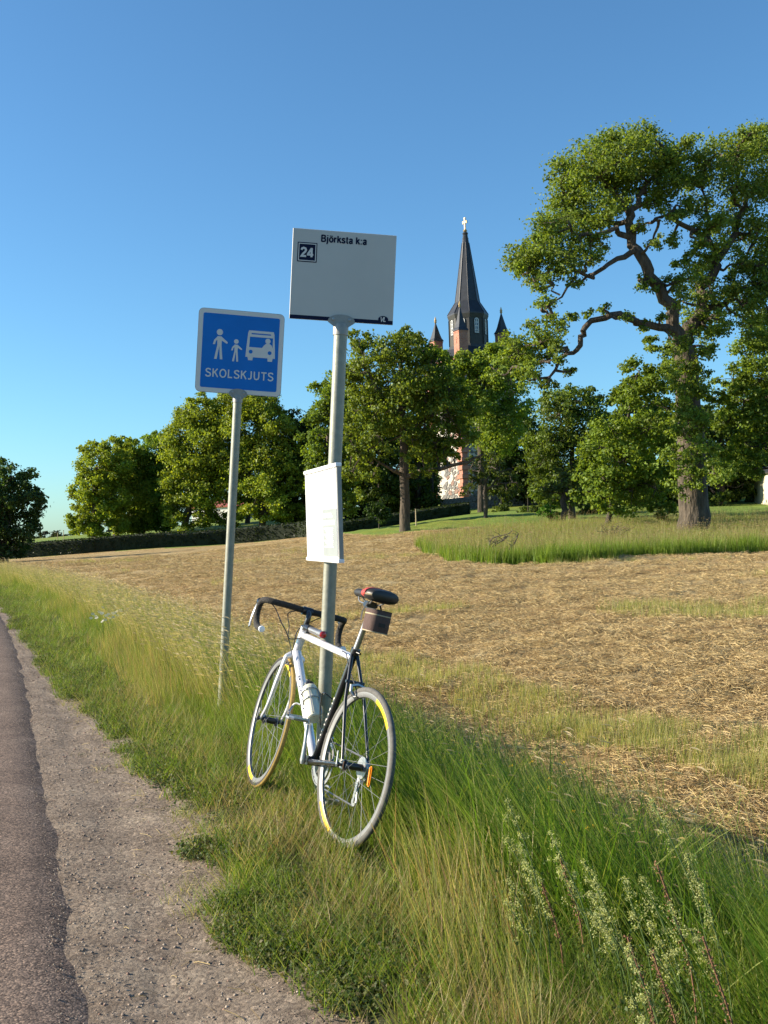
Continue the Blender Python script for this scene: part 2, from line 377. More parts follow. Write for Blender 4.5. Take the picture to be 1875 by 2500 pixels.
# ------------------------------------------------------------------ road signs
def rrect(x0, z0, x1, z1, r, n=5):
    p = []
    for cx_, cz_, a0 in ((x1-r,z1-r,0),(x0+r,z1-r,90),(x0+r,z0+r,180),(x1-r,z0+r,270)):
        for k in range(n+1):
            a = R(a0+90*k/n); p.append((cx_+r*math.cos(a), cz_+r*math.sin(a)))
    return p
def disc(cx_, cz_, r, n=20, rz=None): return [(cx_+r*math.cos(2*math.pi*k/n), cz_+(rz or r)*math.sin(2*math.pi*k/n)) for k in range(n)]
GLY = {  # stroke letters on a unit-high grid: advance width, list of polylines
 'S': (.66, [[(.60,.80),(.52,.92),(.34,.96),(.14,.90),(.08,.76),(.16,.60),(.34,.52),(.54,.43),(.62,.27),(.55,.11),(.34,.04),(.14,.08),(.05,.22)]]),
 'K': (.70, [[(.10,0),(.10,1)],[(.62,1),(.13,.44)],[(.30,.60),(.66,0)]]),
 'O': (.82, [[(.41+.35*math.cos(k*math.pi/10),.5+.46*math.sin(k*math.pi/10)) for k in range(21)]]),
 'L': (.58, [[(.10,1),(.10,.07),(.56,.07)]]),
 'J': (.52, [[(.40,1),(.40,.26),(.34,.10),(.20,.05),(.04,.10)]]),
 'U': (.76, [[(.10,1),(.10,.34),(.18,.12),(.37,.04),(.56,.12),(.64,.34),(.64,1)]]),
 'T': (.66, [[(.33,0),(.33,1)],[(.01,.93),(.65,.93)]]),
 'V': (.70, [[(.02,1),(.34,.04),(.66,1)]]),
 'B': (.72, [[(.10,0),(.10,1)],[(.10,.94),(.40,.94),(.56,.88),(.58,.74),(.52,.59),(.40,.53),(.10,.53)],[(.40,.53),(.58,.46),(.64,.28),(.57,.12),(.42,.06),(.10,.06)]]),
 'j': (.30, [[(.15,.74),(.15,-.10),(.10,-.20),(-.02,-.21)],[(.15,.88),(.15,1.0)]]),
 'o"': (.62, [[(.31+.23*math.cos(k*math.pi/8),.36+.32*math.sin(k*math.pi/8)) for k in range(17)],[(.19,.84),(.19,.97)],[(.43,.84),(.43,.97)]]),
 'r': (.42, [[(.10,0),(.10,.74)],[(.10,.46),(.18,.62),(.38,.66)]]),
 'k': (.58, [[(.10,0),(.10,1)],[(.50,.74),(.13,.34)],[(.25,.46),(.54,0)]]),
 's': (.54, [[(.47,.56),(.40,.66),(.27,.69),(.13,.64),(.09,.53),(.17,.42),(.37,.33),(.47,.22),(.41,.09),(.27,.04),(.12,.08),(.05,.18)]]),
 't': (.38, [[(.17,.94),(.17,.16),(.22,.06),(.36,.06)],[(.02,.68),(.36,.68)]]),
 'a': (.58, [[(.09,.52),(.16,.65),(.30,.69),(.44,.63),(.46,.50),(.46,.12),(.54,.03)],[(.46,.40),(.20,.34),(.09,.24),(.11,.10),(.24,.04),(.38,.10),(.46,.22)]]),
 ':': (.30, [[(.15,.02),(.15,.16)],[(.15,.56),(.15,.70)]]),
 '2': (.62, [[(.07,.70),(.12,.86),(.29,.93),(.47,.87),(.53,.72),(.46,.54),(.24,.32),(.09,.08),(.56,.08)]]),
 '4': (.64, [[(.44,0),(.44,.96)],[(.44,.93),(.06,.30),(.06,.26),(.61,.26)]]),
 ' ': (.30, [])}
def text(name, s, size, loc, m, parent, y, wt=.15, sx=1, space=.06, shear=0):
    """flat lettering: each stroke is a mitred ribbon, a hair proud of the sheet; size is the cap height"""
    toks = [c if c != 'ö' else 'o"' for c in s]
    tot = sum(GLY[c][0] for c in toks)+space*(len(toks)-1)
    bm = bmesh.new(); cx_ = -tot/2; kk = 0
    for c in toks:
        adv, lines = GLY[c]
        for ln in lines:
            P = [Vector(((cx_+p[0])*size*sx + shear*(p[1]-.5)*size, (p[1]-.5)*size)) for p in ln]; n = len(P)
            if n == 21 or n == 17: closed = True
            else: closed = False
            rows = []; hw2 = wt*size*.5
            for i in range(n):
                if closed: d0 = P[i]-P[i-1] if i else P[0]-P[-2]; d1 = P[i+1]-P[i] if i < n-1 else P[1]-P[0]
                else: d0 = P[i]-P[i-1] if i else P[1]-P[0]; d1 = P[i+1]-P[i] if i < n-1 else P[-1]-P[-2]
                d0 = d0.normalized(); d1 = d1.normalized(); t = (d0+d1).normalized(); nn_ = Vector((-t.y,t.x)); k = hw2/max(.45,t.dot(d1))
                rows.append([(P[i]+nn_*k*q) for q in (1,-1)])
            yy = y-.00008*(kk%7); kk += 1
            vs = [[bm.verts.new((loc[0]+q.x,yy,loc[1]+q.y)) for q in r_] for r_ in rows]
            for i in range(n-1): bm.faces.new((vs[i][0],vs[i][1],vs[i+1][1],vs[i+1][0]))
        cx_ += adv+space
    return obj(name, bm, m, parent)
def flat(name, polys, y0, y1, m, parent):
    bm = bmesh.new()
    for p in polys: prism(bm, p, y0, y1)
    return obj(name, bm, m, parent)
def proj(P):
    v = P-Vector((0,0,EYE)); d = v.dot(_f); return 937.5+FPX*v.dot(_ix)/d, 1250-FPX*v.dot(_iy)/d
def axis_at(B, D, y):
    lo, hi = -2., 5.
    for _ in range(40):
        m_ = (lo+hi)/2
        if proj(B+D*m_)[1] > y: lo = m_
        else: hi = m_
    return lo
def post_frame(pA, pB, d, psi):
    a, b = W(*pA,d), W(*pB,d)
    D = (b-a).normalized()
    g = a.copy()
    for _ in range(20):
        g = g - D*((g.z-Hs(g.x,g.y))/D.z)
    X = Vector((math.cos(psi),math.sin(psi),0)); X = (X-D*X.dot(D)).normalized(); Y = D.cross(X)
    M = Matrix(((X.x,Y.x,D.x,g.x),(X.y,Y.y,D.y,g.y),(X.z,Y.z,D.z,g.z),(0,0,0,1)))
    return M, g, D
def bracket(root, hw, zb, zt, zc0, pr, y):
    """half-moon clamp plate with bolts and collar round the pole"""
    bm = bmesh.new(); n = 12
    dome = [(hw*math.cos(math.pi*k/n), zb+(zt-zb)*math.sin(math.pi*k/n)**.8) for k in range(n+1)]
    poly = dome + [(-hw*.55,zb-(zt-zb)*.55),(hw*.55,zb-(zt-zb)*.55)]
    prism(bm, poly, y-.006, y)
    obj('clamp_plate', bm, M_cast, root)
    for sx in (-1,1):
        bm = bmesh.new(); lathe(bm, [(0,.0001),(0,hw*.12),(.004,hw*.12),(.006,hw*.07)], (sx*hw*.6,y-.006,zb+(zt-zb)*.35), (0,-1,0), 12)
        obj('bolt', bm, M_rim, root)
    bm = bmesh.new(); lathe(bm, [(zc0,pr*1.0),(zc0,pr*1.12),(zb-.02,pr*1.15),(zb-.004,pr*1.05),(zb-.002,pr*.5)], (0,0,0), (0,0,1), 24)
    obj('collar', bm, M_cast, root, smooth=True)
# ---- bus stop post; depth found so that the leaning bicycle rests on it
QB = dict(x0=-.2408,y0=4.3193,z0=.0178,head=.4703,lean=.2674,steer=-.1265,wb=1.0339,seatL=.5479,htL=.134,hA=1.31,pitch=-.038)
MB = (Matrix.Translation((QB['x0'],QB['y0'],QB['z0'])) @ Matrix.Rotation(math.pi/2+QB['head'],4,'Z') @ Matrix.Rotation(QB['lean'],4,'X') @ Matrix.Rotation(QB['pitch'],4,'Y'))
sA = R(73); bbp = Vector((.40,0,.268)); su = Vector((-math.cos(sA),0,math.sin(sA))); SCp = bbp+su*QB['seatL']
WR = .334
fa0 = Vector((QB['wb'],0,WR)); hu = Vector((-math.cos(QB['hA']),0,math.sin(QB['hA']))); hn = Vector((math.sin(QB['hA']),0,math.cos(QB['hA'])))
ax0 = fa0-hn*.045; HBp = ax0+hu*.385; HTp = HBp+hu*QB['htL']
PR = .0325
ttA = MB@(HTp-hu*.03); ttB = MB@(SCp-su*.03); ttd = (ttB-ttA).normalized()
def tdist(P, D):
    n = ttd.cross(D).normalized(); return (P-ttA).dot(n)
best = None
for k in range(200):
    d = 4.6+.004*k
    a, b = W(832,800,d), W(794.5,1660,d); D = (a-b).normalized()
    v = tdist(b, D)
    if best is None or abs(abs(v)-(PR+.0185)) < best[0]:
        if b.y > ttA.y + (ttB.y-ttA.y)*0.62-.02 or True:
            # pole must stand on the far side of the tube
            side = (MB.to_3x3()@Vector((0,-1,0))).dot(b + D*((ttA.z+ttB.z)/2-b.z)/D.z - (ttA+(ttB-ttA)*.5))
            if side > 0: best = (abs(abs(v)-(PR+.0185)), d)
BD = best[1]
M1, g1, D1 = post_frame((794.5,1660),(832,800),BD,R(7))
bus = empty('bus_stop_sign', mw=M1); tag(bus, 'grey bus stop post with square grey-white sign and white timetable board, bicycle leaning on it', 'bus stop sign')
hz = lambda y: axis_at(g1, D1, y)
k1 = BD/FPX
bm = bmesh.new(); lathe(bm, [(-.35,PR),(hz(800),PR)], (0,0,0), (0,0,1), 32); obj('pole', bm, M_steel, bus, smooth=True)
zb, ztp = hz(787), hz(568); hw_ = .5*251*k1/math.cos(R(7)); yP = -PR*.55
bm = bmesh.new(); box(bm, (0,yP+.004,(zb+ztp)/2), (2*hw_,.008,ztp-zb)); bev(bm, .0015)
panel = obj('sign_panel', bm, M_panel, bus)
yf = yP-.0002
hP = ztp-zb
flat('navy_band', [[(-hw_+.001,zb+.001),(hw_-.001,zb+.001),(hw_-.001,zb+.019*hP/.43),(-hw_+.001,zb+.019*hP/.43)]], yf-.0008, yf, M_navy, panel)
text('stop_name', 'Björksta k:a', .033, (-.004,ztp-.040), M_navy, panel, yf-.0009, wt=.215, space=.07)
nx, nz, ns = -hw_+.072, ztp-.112, .047
flat('number_box', [rrect(nx-ns,nz-ns,nx+ns,nz+ns,.002)], yf-.0008, yf, M_navy, panel)
fr_ = []
o_, i_ = ns*.9, ns*.82
fr_ = [[(nx-o_,nz-o_),(nx+o_,nz-o_),(nx+o_,nz-i_),(nx-o_,nz-i_)],[(nx-o_,nz+i_),(nx+o_,nz+i_),(nx+o_,nz+o_),(nx-o_,nz+o_)],
       [(nx-o_,nz-i_),(nx-i_,nz-i_),(nx-i_,nz+i_),(nx-o_,nz+i_)],[(nx+i_,nz-i_),(nx+o_,nz-i_),(nx+o_,nz+i_),(nx+i_,nz+i_)]]
flat('number_frame', fr_, yf-.0016, yf-.0009, M_border, panel)
text('route_number', '24', .046, (nx,nz), M_border, panel, yf-.0018, wt=.21)
ex, ez = hw_-.048, zb+.024
flat('operator_badge', [disc(ex,ez,.0245,24,.0165)], yf-.0016, yf-.0009, M_navy, panel)
text('badge_lettering', 'VL', .022, (ex,ez), M_border, panel, yf-.0022, wt=.2, shear=.2, space=-.02)
bracket(bus, 33*k1, hz(789), hz(770), hz(819), PR, yP-.001)
# timetable board, turned to the road
cB = axis_at(g1, D1, 1260); th = .018
X = Vector((.297,-.955,0)).normalized(); Yv = Vector((.955,.297,0)).normalized()
pc = W(786,1256,BD*.992)
hB, wB = 223*k1, .63
Mw = Matrix(((X.x,Yv.x,0,pc.x),(X.y,Yv.y,0,pc.y),(0,0,1,pc.z),(0,0,0,1)))
Ml = M1.inverted() @ Mw
def tb(name, bm, m_, parent=None):
    bmesh.ops.transform(bm, matrix=Ml, verts=bm.verts); return obj(name, bm, m_, parent or bus)
bm = bmesh.new(); box(bm, (0,.009,0), (wB,.016,hB)); bev(bm,.002); tbd = tb('timetable_board', bm, M_white)
for sg in (-1,1):
    bm = bmesh.new(); box(bm, (0,.004,sg*(hB/2-.003)), (wB+.012,.03,.018)); bev(bm,.003); tb('frame_rail', bm, M_white, tbd)
    bm = bmesh.new(); box(bm, (sg*(wB/2-.004),.0065,0), (.012,.022,hB-.022)); bev(bm,.002); tb('frame_rail', bm, M_white if sg < 0 else M_cast, tbd)
bm = bmesh.new(); box(bm, (-.012,-.0005,0), (.006,.006,hB-.03)); tb('divider', bm, M_white, tbd)
bm = bmesh.new(); box(bm, (-.0178,-.0012,0), (.0045,.006,hB-.03)); tb('divider_groove', bm, M_black, tbd)
for sg in (-1,1):
    bm = bmesh.new(); box(bm, (sg*.152-.005,-.0003,0), (.27,.003,hB-.034)); tb('page', bm, M_white, tbd)
bm = bmesh.new(); box(bm, (.152,-.0024,-hB*.2), (.262,.001,hB*.5)); tb('notice', bm, M_paper, tbd)
bm = bmesh.new()
for r_, x0_, x1_ in ((.115,-.12,.04),(.10,-.12,.06),(.07,-.12,.10),(.055,-.12,.10)): box(bm, ((x0_+x1_)/2+.152,-.0034,-hB*.2+r_*.75), (x1_-x0_,.0008,.009))
for k in range(10): box(bm, (.152-.02+.01*(k%3),-.0034,-hB*.2+.02-k*.0095), (.17-.03*(k%3),.0008,.0045))
tb('notice_lettering', bm, M_white, tbd)
for sg in (-1,1):
    bm = bmesh.new(); box(bm, (.03,.03,sg*.1), (.09,.026,.03)); tb('clamp', bm, M_cast)
# ---- school transport sign
D2_ = 7.5
M2, g2, D2 = post_frame((543.5,1680),(581.5,950),D2_,R(11))
skol = empty('school_bus_sign', mw=M2); tag(skol, 'blue square SKOLSKJUTS sign with adult, child and bus on a thin grey post', 'road sign')
hz2 = lambda y: axis_at(g2, D2, y); k2 = D2_/FPX; P2 = .031
bm = bmesh.new(); lathe(bm, [(-.4,P2),(hz2(980),P2)], (0,0,0), (0,0,1), 28); obj('pole', bm, M_steel, skol, smooth=True)
zb2, zt2 = hz2(963), hz2(760); w2 = .5*204*k2/math.cos(R(11)); y2 = -P2*.55; h2 = zt2-zb2
pn = flat('sign_panel', [rrect(-w2,zb2,w2,zt2,.036)], y2, y2+.012, M_rim, skol)
flat('white_border', [rrect(-w2+.003,zb2+.003,w2-.003,zt2-.003,.034)], y2-.001, y2-.0002, M_border, pn)
bw = .034*1.0
flat('blue_field', [rrect(-w2+bw,zb2+bw,w2-bw,zt2-bw,.012)], y2-.002, y2-.0012, M_blue, pn)
U = lambda u, v: (-w2+2*w2*u, zb2+h2*v)     # sign coordinates 0..1, v up
ya, yb_ = y2-.003, y2-.0022
def figure(cx_, top, s):
    f = lambda pts: [U(cx_+a*s, top-b*s) for a, b in pts]
    polys = [f([(-.075,.235),(.06,.235),(.075,.30),(.065,.52),(-.065,.52),(-.075,.32)])]
    polys.append(f([(-.06,.235),(-.02,.30),(-.115,.395),(-.135,.50),(-.205,.50),(-.17,.36)]))
    polys.append(f([(.05,.235),(.245,.395),(.26,.43),(.225,.455),(.06,.36)]))
    polys.append(f([(-.066,.515),(.004,.515),(-.065,.97),(-.145,.97)]))
    polys.append(f([(-.004,.515),(.066,.515),(.115,.97),(.035,.97)]))
    c = U(cx_-.005*s, top-.1*s); r = .098*s*2*w2
    return [disc(c[0],c[1],r,18)], polys
for nm, cx_, top, s in (('adult_symbol',.255,.76,.37),('child_symbol',.45,.655,.275)):
    hd, po = figure(cx_, top, s)
    bm = bmesh.new()
    for q in hd: prism(bm, q, ya, yb_)
    for i, q in enumerate(po): prism(bm, q, ya-.00015*i, yb_)
    obj(nm, bm, M_border, pn)
bx = lambda pts: [U(.735+a*.155*2/1.9, .605+b) for a, b in pts]
bus_polys = [bx([(-.88,.17),(.88,.17),(.94,.14),(-.94,.14)]), bx([(-.95,.14),(-.70,.14),(-.70,.125),(-.95,.125)]), bx([(.70,.14),(.95,.14),(.95,.125),(.70,.125)]),
  bx([(-.95,.125),(.95,.125),(.96,.095),(-.96,.095)]), bx([(-.96,.095),(-.80,.095),(-.83,-.03),(-1.02,-.03)]), bx([(.86,.095),(.96,.095),(1.02,-.03),(.86,-.03)]),
  bx([(-1.02,-.03),(1.02,-.03),(1.06,-.15),(-1.06,-.15)]), bx([(-.90,-.15),(-.52,-.15),(-.55,-.188),(-.86,-.188)]), bx([(.52,-.15),(.90,-.15),(.86,-.188),(.55,-.188)]),
  bx([(.10,-.03),(.86,-.03),(.80,.005),(.62,.025),(.38,.025),(.22,.0)])]
bm = bmesh.new()
for i, q in enumerate(bus_polys): prism(bm, q, ya-.00003*i, yb_)
c = U(.735+.5*.163,.605+.055); prism(bm, disc(c[0],c[1],.031*2*w2,16), ya-.0005, yb_)
obj('bus_symbol', bm, M_border, pn)
for sx in (-.7,.66):
    c = U(.735+sx*.163,.605-.085); flat('headlamp_symbol', [disc(c[0],c[1],.023*2*w2,14)], ya-.0012, ya-.0006, M_blue, pn)
text('lettering', 'SKOLSKJUTS', .060, U(.505,.235), M_border, pn, ya, wt=.155, space=.155, sx=1.0)
bracket(skol, 22.5*k2, hz2(965), hz2(950), hz2(983), P2, y2-.004)

# ------------------------------------------------------------------ bicycle (x forward, y left, z up in its own frame)
bike = empty('racing_bicycle', mw=MB); tag(bike, 'silver and black racing bicycle with drop handlebar leaning on the bus stop post', 'bicycle')
MS = Matrix.Translation(ax0) @ Matrix.Rotation(QB['steer'],4,hu) @ Matrix.Translation(-ax0)
def bt(name, pts, rad, m_, parent=None, n=12, steer=False, caps=True):
    bm = bmesh.new(); tube(bm, [(MS@Vector(p)) if steer else Vector(p) for p in pts], rad, n, caps=caps)
    return obj(name, bm, m_, parent or bike, smooth=True)
def catmull(pts, k=6):
    P = [Vector(p) for p in pts]; P = [P[0]*2-P[1]]+P+[P[-1]*2-P[-2]]; out = []
    for i in range(1,len(P)-2):
        for j in range(k):
            t = j/k; a,b,c,d = P[i-1:i+3]
            out.append(.5*((2*b)+(c-a)*t+(2*a-5*b+4*c-d)*t*t+(3*b-a-3*c+d)*t**3))
    out.append(P[-2]); return out
dtd = (HBp+hu*.012-bbp)
frame = bt('down_tube', [bbp+dtd*.03, bbp+dtd], [.0195,.0235], M_silver, n=20)
bt('top_tube', [HTp-hu*.03, SCp-su*.03], [.0175,.0165], M_silver, n=20)
hd_ = bt('head_tube', [HBp-hu*.004, HTp], .0205, M_silver, n=20)
for c in (HBp-hu*.008, HTp+hu*.006):
    bm = bmesh.new(); tube(bm, [c-hu*.007,c+hu*.007], .0225, 18); obj('headset_ring', bm, M_alu, hd_, smooth=True)
st_ = bt('seat_tube', [bbp+su*.01, SCp], [.0165,.0165], M_black, n=20)
for sy in (1,-1):
    bt('seat_stay', [SCp+Vector((0,sy*.012,-.01)), SCp*.55+Vector((0,sy*.046,WR*.45)), Vector((-.002,sy*.062,WR+.012))], [.0085,.008,.0065], M_black)
    bt('chain_stay', [bbp+Vector((-.02,sy*.028,-.002)), Vector((.2,sy*.045,.30)), Vector((.004,sy*.062,WR))], [.012,.0105,.0075], M_black)
    bm = bmesh.new(); prism(bm, [(.03,WR-.012),(.012,WR+.03),(-.014,WR+.02),(-.016,WR-.014)], sy*.0615-.0025, sy*.0615+.0025); obj('dropout', bm, M_alu, bike)
bm = bmesh.new(); tube(bm, [bbp+Vector((0,.037,0)),bbp-Vector((0,.037,0))], .021, 20); obj('bottom_bracket', bm, M_black, bike, smooth=True)
# painted letters: a capital N and small dark marks down the tube, pale marks on the black seat tube
def tubemarks(name, A, B, rad, side, marks, m_, parent):
    d = (B-A); L_ = d.length; d.normalize(); up = d.cross(Vector((0,1,0))).normalized()
    bm = bmesh.new()
    for t0, t1, a0, a1 in marks:
        g = []
        for t in (t0,t1):
            for a in (a0,(a0+a1)/2,a1):
                n_ = Vector((0,1,0))*math.cos(a)+up*math.sin(a)*side
                g.append(bm.verts.new(A+d*(t*L_)+n_*(rad+.0007)))
        for i in (0,1): bm.faces.new((g[i],g[i+1],g[i+4],g[i+3]))
    return tag(obj(name, bm, m_, parent), kind='stuff')
A_, B_ = bbp+dtd, bbp+dtd*.03
mk = [(.27,.278,-.35,.3),(.30,.308,-.35,.3)] + [(.278+.0055*i,.2835+.0055*i,-.33+.15*i,-.16+.15*i) for i in range(4)]
for t in (.36,.405,.44,.485,.53,.575,.62,.665,.71,.76): mk.append((t,t+.012,-.28+.1*(int(t*200)%3),-.02+.1*(int(t*200)%4)))
tubemarks('tube_lettering', A_, B_, .0228, -1, [(a_,b_,c_+.55,d_+.55) for a_,b_,c_,d_ in mk], M_navy, frame)
mk = []
for k in range(9): mk += [(.42+.048*k,.448+.048*k,-.55,.0-.25*(k%2)),(.42+.048*k,.43+.048*k,-.25,.25)]
tubemarks('tube_lettering', SCp, bbp, .0165, -1, mk, M_border, st_)
# fork, stem, handlebar (turned slightly)
crown = ax0+hu*.365
bm = bmesh.new(); tube(bm, [MS@(crown+Vector((0,.045,-.004))), MS@(crown+Vector((0,.02,.012))), MS@(crown+Vector((0,-.02,.012))), MS@(crown+Vector((0,-.045,-.004)))], [.013,.019,.019,.013], 12)
fork = obj('fork', bm, M_silver, bike, smooth=True)
for sy in (1,-1):
    pts = catmull([crown+Vector((0,sy*.044,0)), crown*.6+ax0*.4+Vector((.0,sy*.05,0)), crown*.25+ax0*.75+Vector((.004,sy*.052,0)), fa0+Vector((0,sy*.053,0))], 5)
    bt('fork_blade', pts, [(.0145-.007*i/(len(pts)-1), .0105-.004*i/(len(pts)-1)) for i in range(len(pts))], M_silver, fork, steer=True)
stp = HTp+hu*.0773+hn*.0571
bt('stem', catmull([HTp+hu*.01, HTp+hu*.05, HTp+hu*.075+hn*.015, stp], 4), .0135, M_black, steer=True)
bm = bmesh.new(); tube(bm, [MS@(stp+Vector((0,.026,0))), MS@(stp-Vector((0,.026,0)))], .021, 16); stemc = obj('stem_clamp', bm, M_black, bike, smooth=True)
bar = []
half = [(0,.02,0),(.0,.09,.004),(.004,.165,.004),(.022,.203,.004),(.062,.219,-.002),(.094,.222,-.028),(.1,.222,-.068),(.078,.221,-.108),(.034,.219,-.132),(-.02,.217,-.138),(-.052,.216,-.139)]
L_ = catmull([stp+Vector(h) for h in half],5); R_ = catmull([stp+Vector((h[0],-h[1],h[2])) for h in half],5)
hb_ = bt('handlebar', [p for p in reversed(L_)]+R_, .0155, M_tape, steer=True, n=14)
for sy, Pp in ((1,L_),(-1,R_)):
    e = MS@Pp[-1]; dd = (MS@Pp[-1]-MS@Pp[-2]).normalized()
    bm = bmesh.new(); lathe(bm, [(-.004,.0155),(.003,.0165),(.007,.0145),(.009,.008)], e, dd, 16); obj('bar_end_plug', bm, M_white, hb_, smooth=True)
    b0 = stp+Vector((.098,sy*.223,-.03))
    lv = bt('brake_lever', [b0+Vector((-.01,0,.002)), b0+Vector((.02,0,.022)), b0+Vector((.036,0,.012))], [.012,.014,.011], M_black, hb_, steer=True)
    pts = catmull([b0+Vector((.034,0,.012)), b0+Vector((.05,sy*.006,-.03)), b0+Vector((.045,sy*.012,-.08)), b0+Vector((.022,sy*.016,-.115))],4)
    bm = bmesh.new(); tube(bm, [MS@p for p in pts], [(.0095,.004)]*len(pts), 8); obj('lever_blade', bm, M_alu, hb_, smooth=True)
# cables
for pts in ([stp+Vector((.1,.2,.02)), stp+Vector((.05,.15,-.015)), stp+Vector((-.01,.12,-.08)), HTp+Vector((.02,.085,-.03)), HBp+Vector((-.02,.05,.04)), bbp+dtd*.86+Vector((0,.028,0))],
            [stp+Vector((.02,.03,-.005)), stp+Vector((.05,.07,-.03)), HTp+Vector((.06,.06,0)), HTp+Vector((.05,.05,-.06)), HTp+Vector((-.03,.02,-.045))],
            [stp+Vector((.1,-.2,.02)), stp+Vector((.12,-.12,-.03)), stp+Vector((.11,-.03,-.1)), crown+Vector((.05,.0,.05))],
            [SCp+Vector((.07,.03,-.012)), SCp+Vector((.02,.03,-.02)), SCp+Vector((-.03,.028,-.07)), SCp*.6+Vector((-.02,.01,.36*.4+.02))]):
    bt('cable', catmull(pts,6), .0026, M_black, steer=False, n=6)
# brakes
def caliper(c, inw, steer):
    bm = bmesh.new(); f = (lambda p: MS@p) if steer else (lambda p: p)
    for sy in (1,-1):
        tube(bm, [f(c), f(c+Vector((0,sy*.03,0))+inw*.008), f(c+Vector((0,sy*.034,0))+inw*.035), f(c+Vector((0,sy*.020,0))+inw*.055)], [.008,.008,.007,.006], 8)
        tube(bm, [f(c+Vector((.02,sy*.018,0))+inw*.055), f(c+Vector((-.02,sy*.018,0))+inw*.055)], .006, 6)
    return obj('brake_caliper', bm, M_alu, bike, smooth=False)
caliper(crown+hn*.03+Vector((0,0,.005)), -hu, True)
_q = (SCp-Vector((0,0,WR))).normalized()
caliper(Vector((0,0,WR))+_q*.352+Vector((-.022,0,.012)), -_q, False)
bt('brake_bridge', [Vector((0,.045,WR))+_q*.372, Vector((0,-.045,WR))+_q*.372], .007, M_black)
# wheels
def wheel(cen, steer, rear):
    f = MS if steer else Matrix.Identity(4)
    def fin(name, bm, m_, parent, smooth=True):
        bmesh.ops.transform(bm, matrix=f@Matrix.Translation(cen), verts=bm.verts); return obj(name, bm, m_, parent, smooth=smooth)
    bm = bmesh.new(); lathe(bm, [(-.0095,.313),(-.0095,.298),(-.006,.290),(.006,.290),(.0095,.298),(.0095,.313),(.006,.309),(-.006,.309)], (0,0,0), (0,1,0), 72, True)
    rim = fin('wheel', bm, M_rimalu, bike)
    prof = [(.0125*math.cos(a), .3205+.0135*math.sin(a)) for a in np.linspace(-.9,math.pi+.9,12)]
    bm = bmesh.new(); lathe(bm, prof, (0,0,0), (0,1,0), 72, True); fin('tyre', bm, M_tyregrey if rear else M_rubber, rim)
    if not rear:
        prof = [(.0132*math.cos(a), .3205+.0141*math.sin(a)) for a in np.linspace(.5,math.pi-.5,7)]+[(-.006,.325),(.006,.325)]
        bm = bmesh.new(); lathe(bm, prof, (0,0,0), (0,1,0), 72, True); fin('tyre_tread', bm, M_tyregold, rim)
    hwid = .062 if rear else .048
    bm = bmesh.new(); lathe(bm, [(-hwid,.010),(-hwid+.006,.011),(-hwid+.012,.024),(-hwid+.018,.024),(-hwid+.024,.0155),(hwid-.024,.0155),(hwid-.018,.024),(hwid-.012,.024),(hwid-.006,.011),(hwid,.010)], (0,0,0), (0,1,0), 20)
    tube(bm, [(0,-hwid-.022,0),(0,hwid+.02,0)], .006, 10); tube(bm, [(0,hwid+.012,0),(0,hwid+.024,0)], .011, 10); tube(bm, [(0,-hwid-.024,0),(0,-hwid-.012,0)], .011, 10)
    hub = fin('hub', bm, M_black, rim)
    bm = bmesh.new(); tube(bm, [(0,hwid+.022,0),(.004 if rear else -.02,hwid+.026,.055)], [.005,.0035], 8); fin('quick_release', bm, M_alu, rim)
    bm = bmesh.new(); ns_ = 28
    for k in range(ns_):
        a = 2*math.pi*k/ns_; side = 1 if k%2 else -1; sw = .55 if (k//2)%2 else -.55
        p0 = Vector((.022*math.cos(a+sw*2.2),side*(hwid-.015),.022*math.sin(a+sw*2.2))); p1 = Vector((.290*math.cos(a),0,.290*math.sin(a)))
        tube(bm, [p0,p1], .0009, 4, caps=False)
    s_ = fin('spokes', bm, M_rim, rim, False); s_['kind'] = 'stuff'
    for a0 in ((-75,-42),(105,138)) if rear else ((-88,-62),(95,125)):
        bm = bmesh.new(); n = 10; pr_ = None
        for k in range(n+1):
            a = R(a0[0]+(a0[1]-a0[0])*k/n)
            cur = [bm.verts.new((r*math.cos(a)*(1),y,r*math.sin(a))) for r, y in ((.3105,.0101),(.2985,.0101),(.291,.0072))]
            if pr_:
                for q in (0,1): bm.faces.new((pr_[q],pr_[q+1],cur[q+1],cur[q]))
            pr_ = cur
        fin('rim_sticker', bm, M_yellow, rim)
    return rim
rw = wheel(Vector((0,0,WR)), False, True); fw = wheel(fa0, True, False)
bm = bmesh.new(); box(bm, (0,0,0), (.018,.012,.082)); bev(bm,.005,2)
bmesh.ops.transform(bm, matrix=Matrix.Translation((-.15,0,WR-.005))@Matrix.Rotation(R(8),4,'Y'), verts=bm.verts); obj('reflector', bm, M_orange, rw)
# drivetrain
bm = bmesh.new()
for i, r_ in enumerate((.046,.042,.038,.034,.030,.027)): lathe(bm, [(-.0012,.015),(-.0012,r_),(.0012,r_),(.0012,.015)], (0,-.034-.0042*i,WR), (0,1,0), 26, True)
obj('cassette', bm, M_alu, rw)
bm = bmesh.new()
for r_, y_ in ((.106,-.046),(.085,-.039)): lathe(bm, [(-.0015,r_-.016),(-.0015,r_),(.0015,r_),(.0015,r_-.016)], bbp+Vector((0,y_,0)), (0,1,0), 44, True)
for k in range(5):
    a = 2*math.pi*k/5+.3; tube(bm, [bbp+Vector((0,-.048,0)), bbp+Vector((.095*math.cos(a),-.045,.095*math.sin(a)))], .006, 6)
crs = obj('chainring', bm, M_alu, bike)
dj = Vector((.022,-.045,WR-.145))
bm = bmesh.new()
for a, b in ((bbp+Vector((0,-.044,.1045)), Vector((0,-.044,WR+.04))), (bbp+Vector((0,-.044,-.1045)), dj+Vector((0,0,-.02))), (Vector((.03,-.044,WR-.03)), dj+Vector((-.02,0,.0)))):
    tube(bm, [a,b], (.0042), 5)
